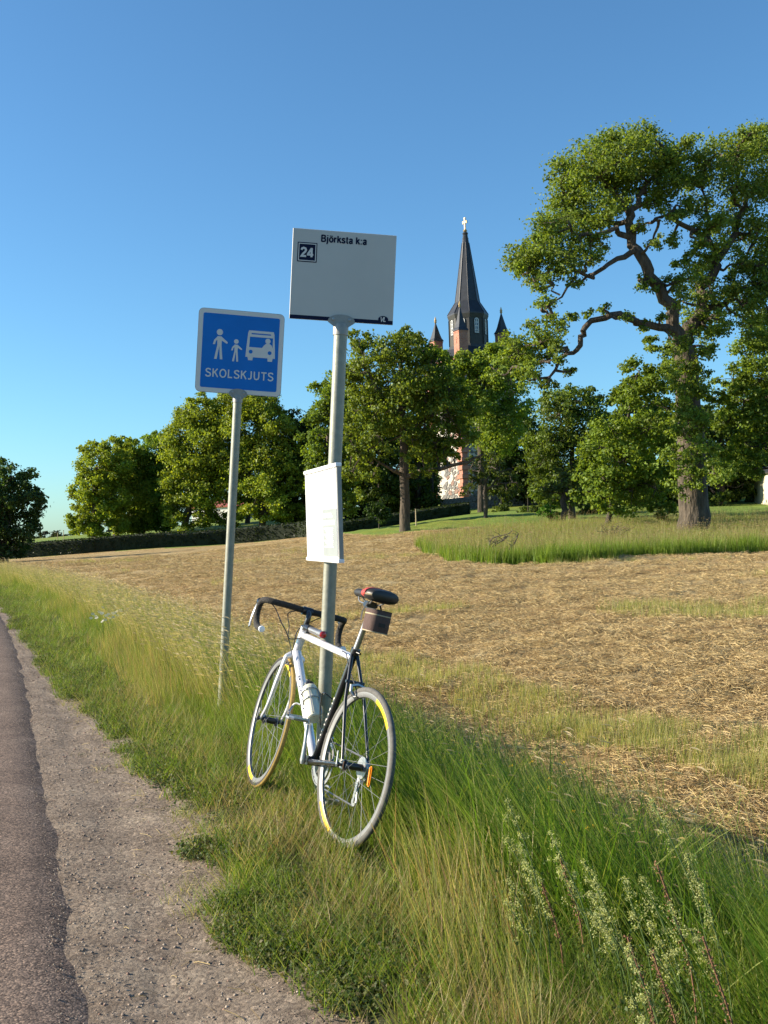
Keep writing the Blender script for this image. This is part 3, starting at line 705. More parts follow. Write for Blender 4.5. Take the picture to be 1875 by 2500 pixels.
for k in range(12):
    a = R(-90+180*k/12); b = R(-90+180*(k+1)/12)
    tube(bm, [bbp+Vector((.1055*math.cos(a),-.044,.1055*math.sin(a))), bbp+Vector((.1055*math.cos(b),-.044,.1055*math.sin(b)))], .0042, 5)
obj('chain', bm, M_alu, bike)
bm = bmesh.new(); tube(bm, [(-.004,-.066,WR-.006),(.002,-.068,WR-.045),(.02,-.06,WR-.066)], [.010,.011,.009], 8)
for y_ in (-.038,-.052): tube(bm, [(.02,y_,WR-.06),tuple(dj+Vector((0,y_+.045,0)))], [(.009,.003)]*2, 6)
for c in (Vector((.02,-.045,WR-.066)), dj): lathe(bm, [(-.003,.006),(-.003,.021),(.003,.021),(.003,.006)], c, (0,1,0), 16, True)
obj('rear_derailleur', bm, M_alu, bike)
bt('front_derailleur', [bbp+su*.125+Vector((0,-.02,0)), bbp+su*.125+Vector((.01,-.05,-.005))], .011, M_alu)
def crank(sy, ang):
    d = Vector((math.cos(ang),0,math.sin(ang))); o = bbp+Vector((0,sy*.056,0)); e = o+d*.17+Vector((0,sy*.012,0))
    bm = bmesh.new(); tube(bm, [o-d*.02,o,o+d*.08+Vector((0,sy*.006,0)),e,e+d*.012], [(.011,.010),(.014,.014),(.0105,.007),(.0125,.009),(.007,.006)], 12)
    tube(bm, [o-Vector((0,sy*.012,0)),o+Vector((0,sy*.01,0))], .013, 12)
    ck = obj('crank', bm, M_alu, bike, smooth=True)
    bm = bmesh.new(); c = e+Vector((0,sy*.055,0))
    tube(bm, [e,e+Vector((0,sy*.1,0))], [.008,.006], 10)
    for xs in (-.034,.034):
        tube(bm, [c+Vector((xs,-sy*.04,.006)), c+Vector((xs,sy*.03,.006)), c+Vector((xs*.5,sy*.046,.006))], [(.003,.009)]*3, 6)
    tube(bm, [c+Vector((.034,-sy*.04,0)), c+Vector((-.034,-sy*.04,0))], [(.003,.008)]*2, 6)
    tube(bm, [c+Vector((.017,sy*.046,0)), c+Vector((-.017,sy*.046,0))], [(.003,.008)]*2, 6)
    pd = obj('pedal', bm, M_alu, bike)
    bm = bmesh.new(); tube(bm, catmull([c+Vector((.034,sy*.015,.006)), c+Vector((.075,sy*.012,.018)), c+Vector((.09,-sy*.005,.045)), c+Vector((.07,-sy*.012,.06)), c+Vector((.02,-sy*.012,.062))],4), [(.005,.002)]*17, 6)
    obj('toe_clip', bm, M_alu, pd)
crank(1, R(84)); crank(-1, R(84+180))
# seat post, saddle, lamp, bottle cage
spt = SCp+su*.2103
bt('seat_post', [SCp-su*.02, spt], .0135, M_alu, n=16)
bt('seat_clamp', [SCp-su*.008, SCp+su*.014], .021, M_black, n=16)
bt('clamp_bolt', [SCp+Vector((-.01,.0,0)), SCp+Vector((-.042,-.006,-.004))], [.008,.0055], M_black)
sc0 = spt+Vector((.02,0,.060))
def loft(name, xs, wid, top, bot, m_, parent, n=16, grow=1.0):
    bm = bmesh.new(); prev = None
    for x, w_, t_, b_ in zip(xs, wid, top, bot):
        ring = []
        for k in range(n):
            a = 2*math.pi*k/n; cy_ = math.copysign(abs(math.cos(a))**.75, math.cos(a)); sz = math.sin(a)
            ring.append(bm.verts.new(sc0+Vector((x, w_*grow*cy_, (t_ if sz > 0 else b_)*abs(sz)**.8*(1 if sz > 0 else -1)*grow + .0)) ))
        if prev:
            for k in range(n): bm.faces.new((prev[k],prev[(k+1)%n],ring[(k+1)%n],ring[k]))
        else: bm.faces.new(ring[::-1])
        prev = ring
    bm.faces.new(prev); return obj(name, bm, m_, parent, smooth=True)
xs = [-.138,-.130,-.105,-.065,-.02,.03,.085,.138,.155,.162]; wd = [.035,.066,.08,.076,.054,.033,.025,.022,.018,.007]
tp = [.012,.024,.03,.027,.022,.019,.018,.017,.012,.005]; bo = [.014,.024,.03,.028,.022,.02,.02,.02,.016,.007]
sad = loft('saddle', xs, wd, tp, bo, M_blklea, bike)
loft('saddle_patch', [-.088,-.065,-.03,.02,.055], [.079,.077,.061,.037,.029], [.030,.031,.030,.026,.021], [.012,.018,.020,.018,.014], M_redlea, sad, grow=1.06)
loft('saddle_skirt', xs[1:5], wd[1:5], [.002]*4, [.010,.012,.012,.012], M_cream, sad, grow=1.045)
bm = bmesh.new()
for sy in (1,-1): tube(bm, catmull([sc0+Vector((.12,sy*.008,-.012)), sc0+Vector((.07,sy*.018,-.04)), sc0+Vector((-.03,sy*.022,-.042)), sc0+Vector((-.09,sy*.035,-.018))],5), .0036, 8)
obj('saddle_rails', bm, M_alu, sad, smooth=True)
bm = bmesh.new(); box(bm, sc0+Vector((-.004,0,-.046)), (.045,.056,.03)); bev(bm,.006,2); obj('saddle_clamp', bm, M_black, bike)
tt0 = HTp-hu*.03; ttv = (SCp-su*.03)-tt0; tl = ttv.length; ttv.normalize(); upv = Vector((0,0,1))-ttv*ttv.z; upv.normalize()
lp = tt0+ttv*.05+upv*.041
lamp = bt('lamp', [lp, lp+ttv*.15, lp+ttv*.152, lp+ttv*.19], [.0155,.0155,.0185,.0185], M_alu, n=18)
bm = bmesh.new(); lathe(bm, [(0,.0165),(.004,.0165),(.009,.012),(.011,.003)], lp+ttv*.19, ttv, 18); obj('lamp_lens', bm, M_redlens, lamp, smooth=True)
bt('lamp_mount', [lp-ttv*.02-upv*.0, lp+ttv*.03], .0195, M_black, lamp, n=16); bt('lamp_mount', [lp+ttv*.0-upv*.03, lp+ttv*.0+upv*.005], .014, M_black, lamp)
dd = dtd.normalized(); nn = dd.cross(Vector((0,1,0))).normalized()
if nn.z < 0: nn = -nn
bc = bbp+dtd*.40+nn*.064
bm = bmesh.new()
for a in (35,-35,145,-145):
    v = nn*math.cos(R(a))*.041+Vector((0,math.sin(R(a))*.041,0)); tube(bm, [bc-dd*.075+v*.5, bc-dd*.06+v, bc+dd*.08+v], .003, 6)
for t_ in (.03,.08): tube(bm, [bc+dd*t_+nn*math.cos(2*math.pi*k/20)*.041+Vector((0,math.sin(2*math.pi*k/20)*.041,0)) for k in range(20)], .003, 6, closed=True)
tube(bm, [bc-dd*.02-nn*.041, bc-dd*.02-nn*.062], .006, 6)
obj('bottle_cage', bm, M_alu, bike)
c2 = bbp+su*.26+Vector((.045,0,0))
bm = bmesh.new(); q1 = catmull([c2+Vector((0,.036,.06)), c2+Vector((.045,.03,.05)), c2+Vector((.05,.02,-.02)), c2+Vector((.04,.0,-.1)), c2+Vector((.0,.0,-.1))],4)
tube(bm, q1, .0032, 6); tube(bm, [c2+Vector((-.01,.036,.06)),c2+Vector((-.02,0,.04))], .0032, 6)
obj('bottle_cage', bm, M_black, bike)
btl = empty('water_bottle', mw=MB); tag(btl, 'translucent milky water bottle with black cap in the bicycle cage', 'bottle')
bm = bmesh.new(); lathe(bm, [(-.075,.001),(-.075,.030),(-.07,.0355),(.03,.0365),(.045,.031),(.058,.031),(.07,.0362),(.10,.0362),(.112,.032),(.117,.024),(.117,.001)], bc, dd, 28); bo_ = obj('body', bm, M_bottle, btl, smooth=True)
bm = bmesh.new(); lathe(bm, [(.1175,.001),(.1175,.027),(.130,.027),(.134,.016),(.150,.009),(.158,.010),(.160,.001)], bc, dd, 22); obj('cap', bm, M_black, btl, smooth=True)
bag = empty('saddle_bag', mw=MB); tag(bag, 'small brown drum-shaped bag with cream band hanging under the saddle', 'bag')
bgc = spt+Vector((-.072,-.004,-.05))
def drum(z0, z1, gx, m_, name, par=None):
    bm = bmesh.new(); n = 28; rings = []
    for z, g in ((z0,.96),(z0+.004,1),(z1-.004,1),(z1,.96)):
        ring = []
        for k in range(n):
            a = 2*math.pi*k/n; e = .62
            ring.append(bm.verts.new(bgc+Vector(((.056+gx)*g*math.copysign(abs(math.cos(a))**e,math.cos(a)), (.05+gx)*g*math.copysign(abs(math.sin(a))**e,math.sin(a)), z))))
        rings.append(ring)
    for i in range(3):
        for k in range(n): bm.faces.new((rings[i][k],rings[i][(k+1)%n],rings[i+1][(k+1)%n],rings[i+1][k]))
    bm.faces.new(rings[0][::-1]); bm.faces.new(rings[-1]); return obj(name, bm, m_, par or bag, smooth=True)
bdy = drum(-.046,.05,0,M_brown,'body')
drum(.024,.032,.0015,M_cream,'zip_band'); drum(-.048,-.043,.001,M_cream,'piping'); drum(.047,.051,.001,M_rubber,'lid_edge')
bm = bmesh.new(); tube(bm, [bgc+Vector((.05,.052,-.01)), bgc+Vector((.06,.05,.03)), bgc+Vector((.065,.03,.075))], [(.008,.002)]*3, 6); tube(bm, [bgc+Vector((.05,-.052,-.01)), bgc+Vector((.06,-.05,.03)), bgc+Vector((.065,-.03,.075))], [(.008,.002)]*3, 6); obj('strap', bm, M_rubber, bag)
bm = bmesh.new(); box(bm, bgc+Vector((-.057,0,-.012)), (.004,.028,.016)); obj('tab', bm, M_rubber, bag)

# ------------------------------------------------------------------ church
CD = 120.0; kC = CD/FPX
ctr = W(1158,1250,CD); CX, CY = ctr.x, ctr.y
def zc(py): return W(1143,py,CD).z
church = empty('church', loc=(CX,CY,0)); tag(church, 'church tower with dark octagonal lantern, slate spire, gold cross and brick corner turrets', 'church')
RT = 96*kC; th0 = math.radians(-18)          # corner directions: front corner 18 deg left of the camera
fd = Vector((-math.sin(R(18)),-math.cos(R(18)),0)); rd = Vector((math.cos(R(18)),-math.sin(R(18)),0))
corners = [fd*RT, rd*RT, -fd*RT, -rd*RT]      # front, right, back, left
zg = Hs(CX,CY)-1; ztw = zc(888)
def pr(bm, ring, z0, z1, top=None):
    A = [bm.verts.new((p.x,p.y,z0)) for p in ring]; B = [bm.verts.new((p.x,p.y,z1)) for p in (top or ring)]
    n = len(ring)
    for i in range(n): bm.faces.new((A[i],A[(i+1)%n],B[(i+1)%n],B[i]))
    bm.faces.new(A[::-1]); bm.faces.new(B)
def wallmat():
    return groundmat('rubble wall', [(.4,(.55,.53,.48)),(.6,(.62,.6,.55))], 2, .3, 9, .03, .9, vor=1.9, vorc=[(0,(.22,.21,.21)),(.35,(.35,.32,.3)),(.55,(.5,.42,.38)),(.75,(1,1,1)),(1,(1,1,1))])
M_rubble = wallmat()
M_mortar = mat('white mortar', (.45,.42,.37), .9, bump=.3, bscale=6, var=.08, vscale=2)
bm = bmesh.new(); pr(bm, corners, zg, ztw); twr = obj('tower_wall', bm, M_mortar, church)
bm = bmesh.new(); g = [c*1.03 for c in corners]; pr(bm, g, ztw+.01, ztw+.35); obj('cornice', bm, M_brick, church)
# brick quoins at the two visible edges
for c in (corners[0], corners[1], corners[3]):
    bm = bmesh.new(); n = 0; z = zg+.5
    while z < ztw-.5:
        l = .55 if n%2 else .8
        box(bm, Vector((c.x,c.y,z+.24))*1.0, (l*1.3,l*1.3,.46), rz=R(45)-R(18)); z += .48; n += 1
    q_ = obj('brick_quoin', bm, M_brick, church); q_['kind'] = 'stuff'
# rubble stones, proud of the mortar on the two faces towards the road
smesh = []
rs = random.Random(5)
for v_ in range(7):
    bm = bmesh.new(); n = rs.choice((5,6,7)); a0 = rs.random()*6
    poly = [(math.cos(a0+2*math.pi*k/n)*(.26+.20*rs.random()), math.sin(a0+2*math.pi*k/n)*(.22+.15*rs.random())) for k in range(n)]
    A = [bm.verts.new((x,0,z)) for x, z in poly]; B = [bm.verts.new((x*.86,-.07,z*.86)) for x, z in poly]
    for i in range(n): bm.faces.new((A[i],A[(i+1)%n],B[(i+1)%n],B[i]))
    bm.faces.new(B); bmesh.ops.recalc_face_normals(bm, faces=bm.faces)
    me = bpy.data.meshes.new('stone'); bm.to_mesh(me); bm.free(); me.materials.append(M_stone2 if v_ in (2,) else M_stone); smesh.append(me)
for fi, (ca_, cb_) in enumerate(((corners[3],corners[0]),(corners[0],corners[1]))):
    e = cb_-ca_; Lf = e.length; e = e.normalized(); nrm = Vector((e.y,-e.x,0)); ang = math.atan2(e.y,e.x)
    row = 0; z = zg+1.4
    while z < zg+11.5:
        x = .9+.35*(row%2)
        rng = (Lf-4.3, Lf-.7) if fi == 0 else (.7, 3.9)
        while x < Lf-.7:
            if rng[0] < x < rng[1] and rs.random() < .9:
                o = bpy.data.objects.new('stone', rs.choice(smesh)); COL.objects.link(o); o.parent = church
                p = ca_+e*(x+rs.uniform(-.14,.14)); s_ = rs.uniform(.75,1.35)
                o.location = (p.x,p.y,z+rs.uniform(-.13,.13)); o.rotation_euler = (0,rs.uniform(-.5,.5),ang); o.scale = (s_,1,s_*rs.uniform(.8,1.1))
            x += rs.uniform(.55,.78)
        z += .54; row += 1
# low tower roof under the lantern
def oct_(r, a0=0): return [Vector((r*math.sin(R(a0)+k*math.pi/4), -r*math.cos(R(a0)+k*math.pi/4), 0)) for k in range(8)]
bm = bmesh.new(); pr(bm, [c*1.02 for c in corners], ztw+.36, zc(850), [c*.62 for c in corners]); obj('tower_roof', bm, M_slate, church)
RL = 46.5*kC
zl0, zl1 = zc(858), zc(771)
bm = bmesh.new(); pr(bm, oct_(RL), zl0, zl1); lan = obj('lantern', bm, M_lantern, church)
bm = bmesh.new(); pr(bm, oct_(RL*1.06), zl0, zc(846), oct_(RL*1.04)); obj('lantern_base', bm, M_slate, church)
bm = bmesh.new(); pr(bm, oct_(RL*1.02), zl1-.5, zl1-.02, oct_(RL*1.09)); obj('lantern_cornice', bm, M_lantern, church)
bm = bmesh.new()
for p in oct_(RL*1.005): box(bm, (p.x,p.y,(zc(845)+zl1-.5)/2), (.16,.16,zl1-.5-zc(845)), rz=math.atan2(p.y,p.x))
l_ = obj('corner_post', bm, M_lantern, lan); l_['kind'] = 'stuff'
def arch(w_, h_, n=8, grow=0):
    pts = [(-w_/2-grow,-grow),(w_/2+grow,-grow)]
    for k in range(n+1):
        a = math.pi*k/n; pts.append(((w_/2+grow)*math.cos(a), h_-w_/2+(w_/2+grow)*math.sin(a)))
    return pts
for k in range(8):
    an = math.pi/4*(k+.5); nrm = Vector((math.sin(an),-math.cos(an),0))
    if nrm.y > .5: continue
    ap = RL*math.cos(math.pi/8)
    Mf = Matrix.Translation(nrm*(ap+.012)+Vector((0,0,zc(819)))) @ Matrix.Rotation(math.atan2(nrm.y,nrm.x)+math.pi/2,4,'Z')
    def wp(name, bm, m_, par):
        bmesh.ops.transform(bm, matrix=Mf, verts=bm.verts); return obj(name, bm, m_, par)
    ww, wh = .52, 1.72
    bm = bmesh.new(); prism(bm, arch(ww,wh,8,.11), -.02, .0); fr0 = wp('window_surround', bm, M_lantern, lan)
    bm = bmesh.new(); prism(bm, arch(ww,wh), -.035, -.021); win = wp('window', bm, M_pane, church)
    bm = bmesh.new()
    op, ip = arch(ww,wh), arch(ww,wh,8,-.065)
    for i in range(len(op)):
        j = (i+1)%len(op); q = [op[i],op[j],ip[j],ip[i]]
        A = [bm.verts.new((x,-.075,z)) for x, z in q]; B = [bm.verts.new((x,-.036,z)) for x, z in q]
        bm.faces.new(A); 
        for m_ in range(4): bm.faces.new((A[m_],B[m_],B[(m_+1)%4],A[(m_+1)%4]))
    box(bm, (0,-.055,wh*.47), (.055,.036,wh*.92))
    for zz in (.22,.46,.7): box(bm, (0,-.0545,wh*zz), (ww*.86,.034,.05))
    wp('window_frame', bm, M_frame, win)
    bm = bmesh.new()
    for q in range(5): box(bm, (-.5+.25*q,-.03,wh+.62), (.12,.06,.16))
    wp('corbel', bm, M_slate, lan)
# spire: flared skirt then steep cone
bm = bmesh.new()
prof = [(zl1-.02,50.5),(zl1+.14,50.3),(zc(748),37.5),(zc(737),30.3),(zc(590),8.6),(zc(581),7.4)]
for (z0,r0),(z1,r1) in zip(prof[:-1],prof[1:]):
    A = [bm.verts.new((p.x,p.y,z0)) for p in oct_(r0*kC)]; B = [bm.verts.new((p.x,p.y,z1)) for p in oct_(r1*kC)]
    for i in range(8): bm.faces.new((A[i],A[(i+1)%8],B[(i+1)%8],B[i]))
bmesh.ops.remove_doubles(bm, verts=bm.verts, dist=1e-4)
spire = obj('spire', bm, M_slate, church)
bm = bmesh.new()
for i in range(8):
    tube(bm, [oct_(50.4*kC)[i]+Vector((0,0,zl1+.14)), oct_(37.6*kC)[i]+Vector((0,0,zc(748))), oct_(30.4*kC)[i]+Vector((0,0,zc(737))), oct_(8.7*kC)[i]+Vector((0,0,zc(590)))], .05, 6)
rbs = obj('roof_rib', bm, M_slate, spire); rbs['kind'] = 'stuff'
bm = bmesh.new()
lathe(bm, [(zc(582)-.01,7.6*kC),(zc(578),7.8*kC),(zc(577),6.2*kC),(zc(573),6.6*kC),(zc(571),5.6*kC),(zc(567),7.2*kC),(zc(565),6.5*kC),(zc(563),3*kC)], (0,0,0), (0,0,1), 8)
obj('spire_collar', bm, M_slate, church)
bm = bmesh.new(); zb_ = zc(563); zt_ = zc(528); cz = zb_+(zt_-zb_)*.68
box(bm, (0,0,(zb_+zt_)/2), (.14,.14,zt_-zb_), rz=R(-50)); box(bm, (0,0,cz), (.62,.13,.15), rz=R(-48))
for s_ in (-1,1): box(bm, Vector((math.cos(R(-52)),math.sin(R(-52)),0))*s_*.29+Vector((0,0,cz)), (.12,.165,.3), rz=R(-52))
box(bm, (0,0,zt_-.04), (.24,.155,.1), rz=R(-50)); lathe(bm, [(zb_-.02,.12),(zb_+.12,.26),(zb_+.3,.13)], (0,0,0), (0,0,1), 10)
obj('cross', bm, M_gold, church)
# turrets on the tower corners
for i, c in enumerate(corners):
    p = c*.86; a_ = .57; rz = R(45)-R(18)
    zs = {0:(806,738),1:(813,753),2:(806,745),3:(833,777)}[i]
    d_ = CD + p.y; f_ = d_/FPX
    zsp, ztip = [W(1143+p.x/f_, y_, d_).z for y_ in zs]
    bm = bmesh.new(); box(bm, (p.x,p.y,(ztw+zsp)/2), (2*a_,2*a_,zsp-ztw), rz=rz); tb_ = obj('turret', bm, M_brick, church)
    bm = bmesh.new(); box(bm, (p.x,p.y,zsp-.16), (2*a_+.06,2*a_+.06,.14), rz=rz); obj('brick_band', bm, M_brick, tb_)
    bm = bmesh.new()
    prof = [(zsp-.03,1.16),(zsp+.06,1.14),(zsp+.32,.88),(zsp+.75,.66),(ztip-.55,.09),(ztip-.4,.07)]
    prev = None
    for z_, r_ in prof:
        ring = [bm.verts.new((p.x+r_*a_*math.cos(rz+math.pi/4+k*math.pi/2)*1.414, p.y+r_*a_*math.sin(rz+math.pi/4+k*math.pi/2)*1.414, z_)) for k in range(4)]
        if prev:
            for k in range(4): bm.faces.new((prev[k],prev[(k+1)%4],ring[(k+1)%4],ring[k]))
        else: bm.faces.new(ring[::-1])
        prev = ring
    bm.faces.new(prev); obj('turret_roof', bm, M_slate, tb_)
    bm = bmesh.new(); lathe(bm, [(ztip-.5,.09),(ztip-.4,.16),(ztip-.3,.10),(ztip-.22,.17),(ztip-.1,.12),(ztip+.25,.02)], (p.x,p.y,0), (0,0,1), 10); obj('finial', bm, M_gold, tb_)
    # sunk cross on each face
    bm = bmesh.new()
    for q in range(4):
        n_ = Vector((math.cos(rz+q*math.pi/2),math.sin(rz+q*math.pi/2),0)); o_ = Vector((p.x,p.y,zsp-1.1))+n_*(a_+.015)
        Mx = Matrix.Translation(o_)@Matrix.Rotation(rz+q*math.pi/2,4,'Z')
        box(bm, (0,0,0), (.03,.1,.75), M=Mx); box(bm, (.002,0,.12), (.03,.42,.1), M=Mx)
    obj('brick_cross', bm, M_brick, tb_)

# ------------------------------------------------------------------ trees
def leaf_quads(cen, size, outward, up=.35, flat_=1.0):
    n = len(cen)
    nr = RNG.normal(size=(n,3))*.75 + outward*.55 + np.array([0,0,up]); nr /= np.linalg.norm(nr,axis=1)[:,None]
    t = RNG.normal(size=(n,3)); u = np.cross(nr,t); u /= np.linalg.norm(u,axis=1)[:,None]; v = np.cross(nr,u)
    a = (size*RNG.uniform(.7,1.25,n))[:,None]; b = a*RNG.uniform(.55,.8,(n,1))
    fold = nr*a*.18
    P = np.stack([cen-u*a*.5, cen+v*b*.5+fold, cen+u*a*.5, cen-v*b*.5+fold],1)
    return P.reshape(-1,3)
def crown(name, blobs, leaf, cov, parent, col, skel, inv, branch_m, br=(.05,.02), droop=.0, cl=.34, nbr=.5, seed=0, lightcol=None, hollow=.45):
    """blobs: (Vector centre, radius). leaf clusters fill each blob, thin twigs tie clusters to the skeleton"""
    rg = np.random.default_rng(seed+100)
    allc, out, tint = [], [], []
    bmb = bmesh.new(); sk = [Vector(p) for p in skel]
    for c, r in blobs:
        nC = max(4, int(9*(r/ max(leaf*5,.8))**1.6)); nC = min(nC, 46)
        d = rg.normal(size=(nC,3)); d /= np.linalg.norm(d,axis=1)[:,None]
        rad = r*(hollow+(1-hollow)*rg.random(nC)**.5)
        cc = np.array(c)+d*rad[:,None]*np.array([1,1,.85])
        nl = max(6, int(cov*math.pi*r*r/(.34*leaf*leaf)/nC))
        rc = r*cl*rg.uniform(.7,1.25,nC)
        bt_ = rg.normal(0,.10)
        for k in range(nC):
            q = rg.normal(size=(nl,3))*rc[k]*np.array([.62,.62,.40])
            q[:,2] -= droop*np.hypot(q[:,0],q[:,1])
            allc.append(cc[k]+q); o = (cc[k]+q)-np.array(c); o /= (np.linalg.norm(o,axis=1)[:,None]+1e-6); out.append(o)
            tint.append(np.full(nl, 1+bt_+rg.normal(0,.10)))
        # twig structure
        if nbr > 0 and sk:
            near = min(sk, key=lambda p: (p-c).length)
            if (near-c).length < 3.2*r:
                L0 = (near-c).length
                q1 = near.lerp(c,.3)+Vector(rg.normal(size=3))*L0*.10; q2 = near.lerp(c,.65)+Vector(rg.normal(size=3))*L0*.10
                tube(bmb, catmull([near, q1, q2, c],3), [br[0]*(1-.06*i) for i in range(10)], 5, caps=False)
            for k in range(nC):
                if rg.random() < nbr:
                    e = Vector(cc[k]); m2 = Vector(c).lerp(e,.5)+Vector(rg.normal(size=3))*r*.12
                    tube(bmb, [c, m2, e], [br[1],br[1]*.7,br[1]*.3], 3, caps=False)
    C_ = np.concatenate(allc); O = np.concatenate(out); T = np.concatenate(tint)
    V_ = leaf_quads(C_, leaf, O)
    n = len(C_)
    colr = np.array(col)[None]*(T*RNG.uniform(.72,1.28,n))[:,None]
    yl = RNG.random(n) < .12
    colr[yl] *= np.array([1.35,1.2,.9])
    colr = np.repeat(np.clip(colr,0,1),4,axis=0)
    V_ = V_ @ np.array(inv.to_3x3()).T + np.array(inv.translation)
    o = npmesh(name, V_, np.arange(4*n).reshape(-1,4), M_leaf, parent, colr)
    o['kind'] = 'stuff'
    bmesh.ops.transform(bmb, matrix=inv, verts=bmb.verts)
    if len(bmb.faces): b_ = obj('branches', bmb, branch_m, parent, smooth=True); b_['kind'] = 'stuff'
    else: bmb.free()
    return n
NL = 0
def tree(name, label, base, D, r0, trunk, blobs, leaf=.3, cov=2.2, col=(.055,.085,.018), bark=None, limbs=(), depth=.55, copies=2, group=None, seed=0, br=(.06,.025), nbr=.45, flare=1.25, cl=.34, hollow=.45, cat='tree', droop=.15, hug=False):
    """base px; trunk: [(px,py,radius px)] above the base; blobs: (px,py,r px[, depth offset m])"""
    global NL
    rg = random.Random(seed*13+1); bark = bark or M_bark2
    b0 = W(base[0],base[1],D); gzv = Hs(b0.x,b0.y); root = empty(name, loc=(b0.x,b0.y,gzv)); tag(root, label, cat, group)
    inv = Matrix.Translation((-b0.x,-b0.y,-gzv)); k = D/FPX
    pts = [Vector((b0.x,b0.y,gzv-.25)), Vector((b0.x,b0.y,gzv+.12*r0*8))]+[W(x,y,D) for x,y,_ in trunk]
    rad = [r0*flare, r0*1.04]+[q*k for _,_,q in trunk]
    def wig(P, Rr, amp):
        o_, rr_ = [], []
        for i in range(len(P)-1):
            for j in range(3):
                t = j/3; p = P[i].lerp(P[i+1],t)
                if i+j > 0: p = p+Vector((rg.gauss(0,1),rg.gauss(0,1),rg.gauss(0,.5)))*amp
                o_.append(p); rr_.append(Rr[i]*(1-t)+Rr[i+1]*t)
        return o_+[P[-1]], rr_+[Rr[-1]]
    if len(trunk):
        P, Rr = wig(pts, rad, r0*.05)
        bm = bmesh.new(); tube(bm, P, Rr, 14); bmesh.ops.transform(bm, matrix=inv, verts=bm.verts); obj('trunk', bm, bark, root, smooth=True)
        skel = P[2:]
    else: skel = [Vector((b0.x,b0.y,gzv+.5))]; bm = bmesh.new(); tube(bm, [Vector((b0.x,b0.y,gzv-.2)), Vector((b0.x,b0.y,gzv+1.2))], [r0,r0*.5], 6); bmesh.ops.transform(bm, matrix=inv, verts=bm.verts); obj('trunk', bm, bark, root)
    for lm in limbs:
        lp_ = [W(x,y,D+dz) for x,y,q,dz in lm]; lr = [q*k*(.76 if D < 50 else .9) for _,_,q,_ in lm]
        P, Rr = wig(lp_, lr, .10 if D < 50 else .06)
        bm = bmesh.new(); tube(bm, P, Rr, 9); bmesh.ops.transform(bm, matrix=inv, verts=bm.verts); obj('limb', bm, bark, root, smooth=True)
        skel += P[2:]
    xs_ = [b[0] for b in blobs]; cxm = (min(xs_)+max(xs_))/2; hwm = max((max(xs_)-min(xs_))/2, 30)*k
    S2 = [(x,y,dz) for lm in limbs for x,y,q,dz in lm[2:]] if hug else []
    B = []
    for b in blobs:
        n = copies if len(b) < 4 else 1
        for q in range(n):
            if len(b) > 3: dz = b[3]
            elif S2:
                nn_ = min(S2, key=lambda p: (p[0]-b[0])**2+(p[1]-b[1])**2); dz = nn_[2]*.9+(-1,1)[q%2]*rg.uniform(.2,1.3)*(1+.004*math.hypot(nn_[0]-b[0],nn_[1]-b[1]))
            else:
                fx = (b[0]-cxm)*k/hwm; ext = hwm*depth*math.sqrt(max(.15,1-fx*fx*.8))
                dz = rg.uniform(-1,1)*ext if n == 1 else ext*(-.75+1.5*q/(n-1))+rg.uniform(-.3,.3)*ext
            Db = D+dz
            B.append((W(b[0]+rg.uniform(-6,6),b[1]+rg.uniform(-6,6),Db), b[2]*Db/FPX))
    for q in B: q[0].z = max(q[0].z, gzv+q[1]*.35)
    NL += crown('crown', B, leaf, cov, root, col, skel, inv, bark, br, nbr=nbr, seed=seed, cl=cl, hollow=hollow, droop=droop)
    return root
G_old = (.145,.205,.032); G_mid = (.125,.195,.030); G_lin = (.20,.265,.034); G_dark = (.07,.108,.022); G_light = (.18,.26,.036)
# great oak on the right
oak_limbs = [
 [(1668,835,26,0),(1655,817,22,-.2),(1635,751,20,-.5),(1585,680,19,-.8),(1565,624,17,-1),(1539,579,15,-1),(1537,528,13,-.8),(1558,480,9,-.5),(1585,440,6,-.2)],
 [(1549,610,10,-1),(1483,645,7,-1.6),(1443,680,6,-2),(1407,655,5,-2.2),(1367,720,3,-2.4),(1330,760,2,-2.5)],
 [(1539,579,10,-1),(1504,558,8,-1.2),(1433,579,6,-1.4),(1380,560,4,-1.6),(1330,600,2,-1.6)],
 [(1534,540,9,-.8),(1473,545,7,-.2),(1418,530,5,.3),(1370,480,3,.6)],
 [(1537,528,9,-.8),(1505,480,7,-.4),(1470,440,5,0),(1430,400,3,.3)],
 [(1558,480,7,-.5),(1600,420,5,-.4),(1630,370,3,-.2)],
 [(1400,860,5,-2.5),(1360,850,4,-2.4),(1318,838,3,-2.2),(1270,845,2,-2)],
 [(1360,850,3,-2.4),(1330,880,2,-2.6),(1270,900,1.5,-2.8)],
 [(1367,720,3,-2.4),(1340,690,2.4,-2.4),(1300,660,1.5,-2.3)],
 [(1660,825,16,0),(1605,796,12,-1),(1554,791,11,-1.6),(1509,766,10,-2),(1443,781,9,-2.4),(1420,812,9,-2.5),(1418,847,8,-2.5),(1387,867,6,-2.6),(1342,918,4,-2.6),(1290,930,2.5,-2.6)],
 [(1680,835,24,0),(1692,800,21,.3),(1711,751,19,.6),(1721,700,17,.8),(1752,645,15,1),(1762,620,14,1)],
 [(1760,626,11,1),(1737,604,10,.6),(1691,569,9,0),(1651,533,7,-.5),(1625,523,5,-.8),(1590,540,2.5,-1)],
 [(1737,604,7,.6),(1725,560,6,.8),(1735,510,4,1),(1720,450,3,1)],
 [(1762,620,13,1),(1797,569,11,1.4),(1813,523,10,1.6),(1823,482,8,1.8),(1873,447,6,2),(1900,400,4,2)],
 [(1813,523,7,1.6),(1800,470,5,1.2),(1790,400,3,.8)],
 [(1797,569,7,1.4),(1840,576,6,2),(1890,590,4,2.4)],
 [(1706,770,13,.6),(1757,746,10,.8),(1802,710,9,1.2),(1840,700,7,1.4),(1890,682,5,1.6)]]
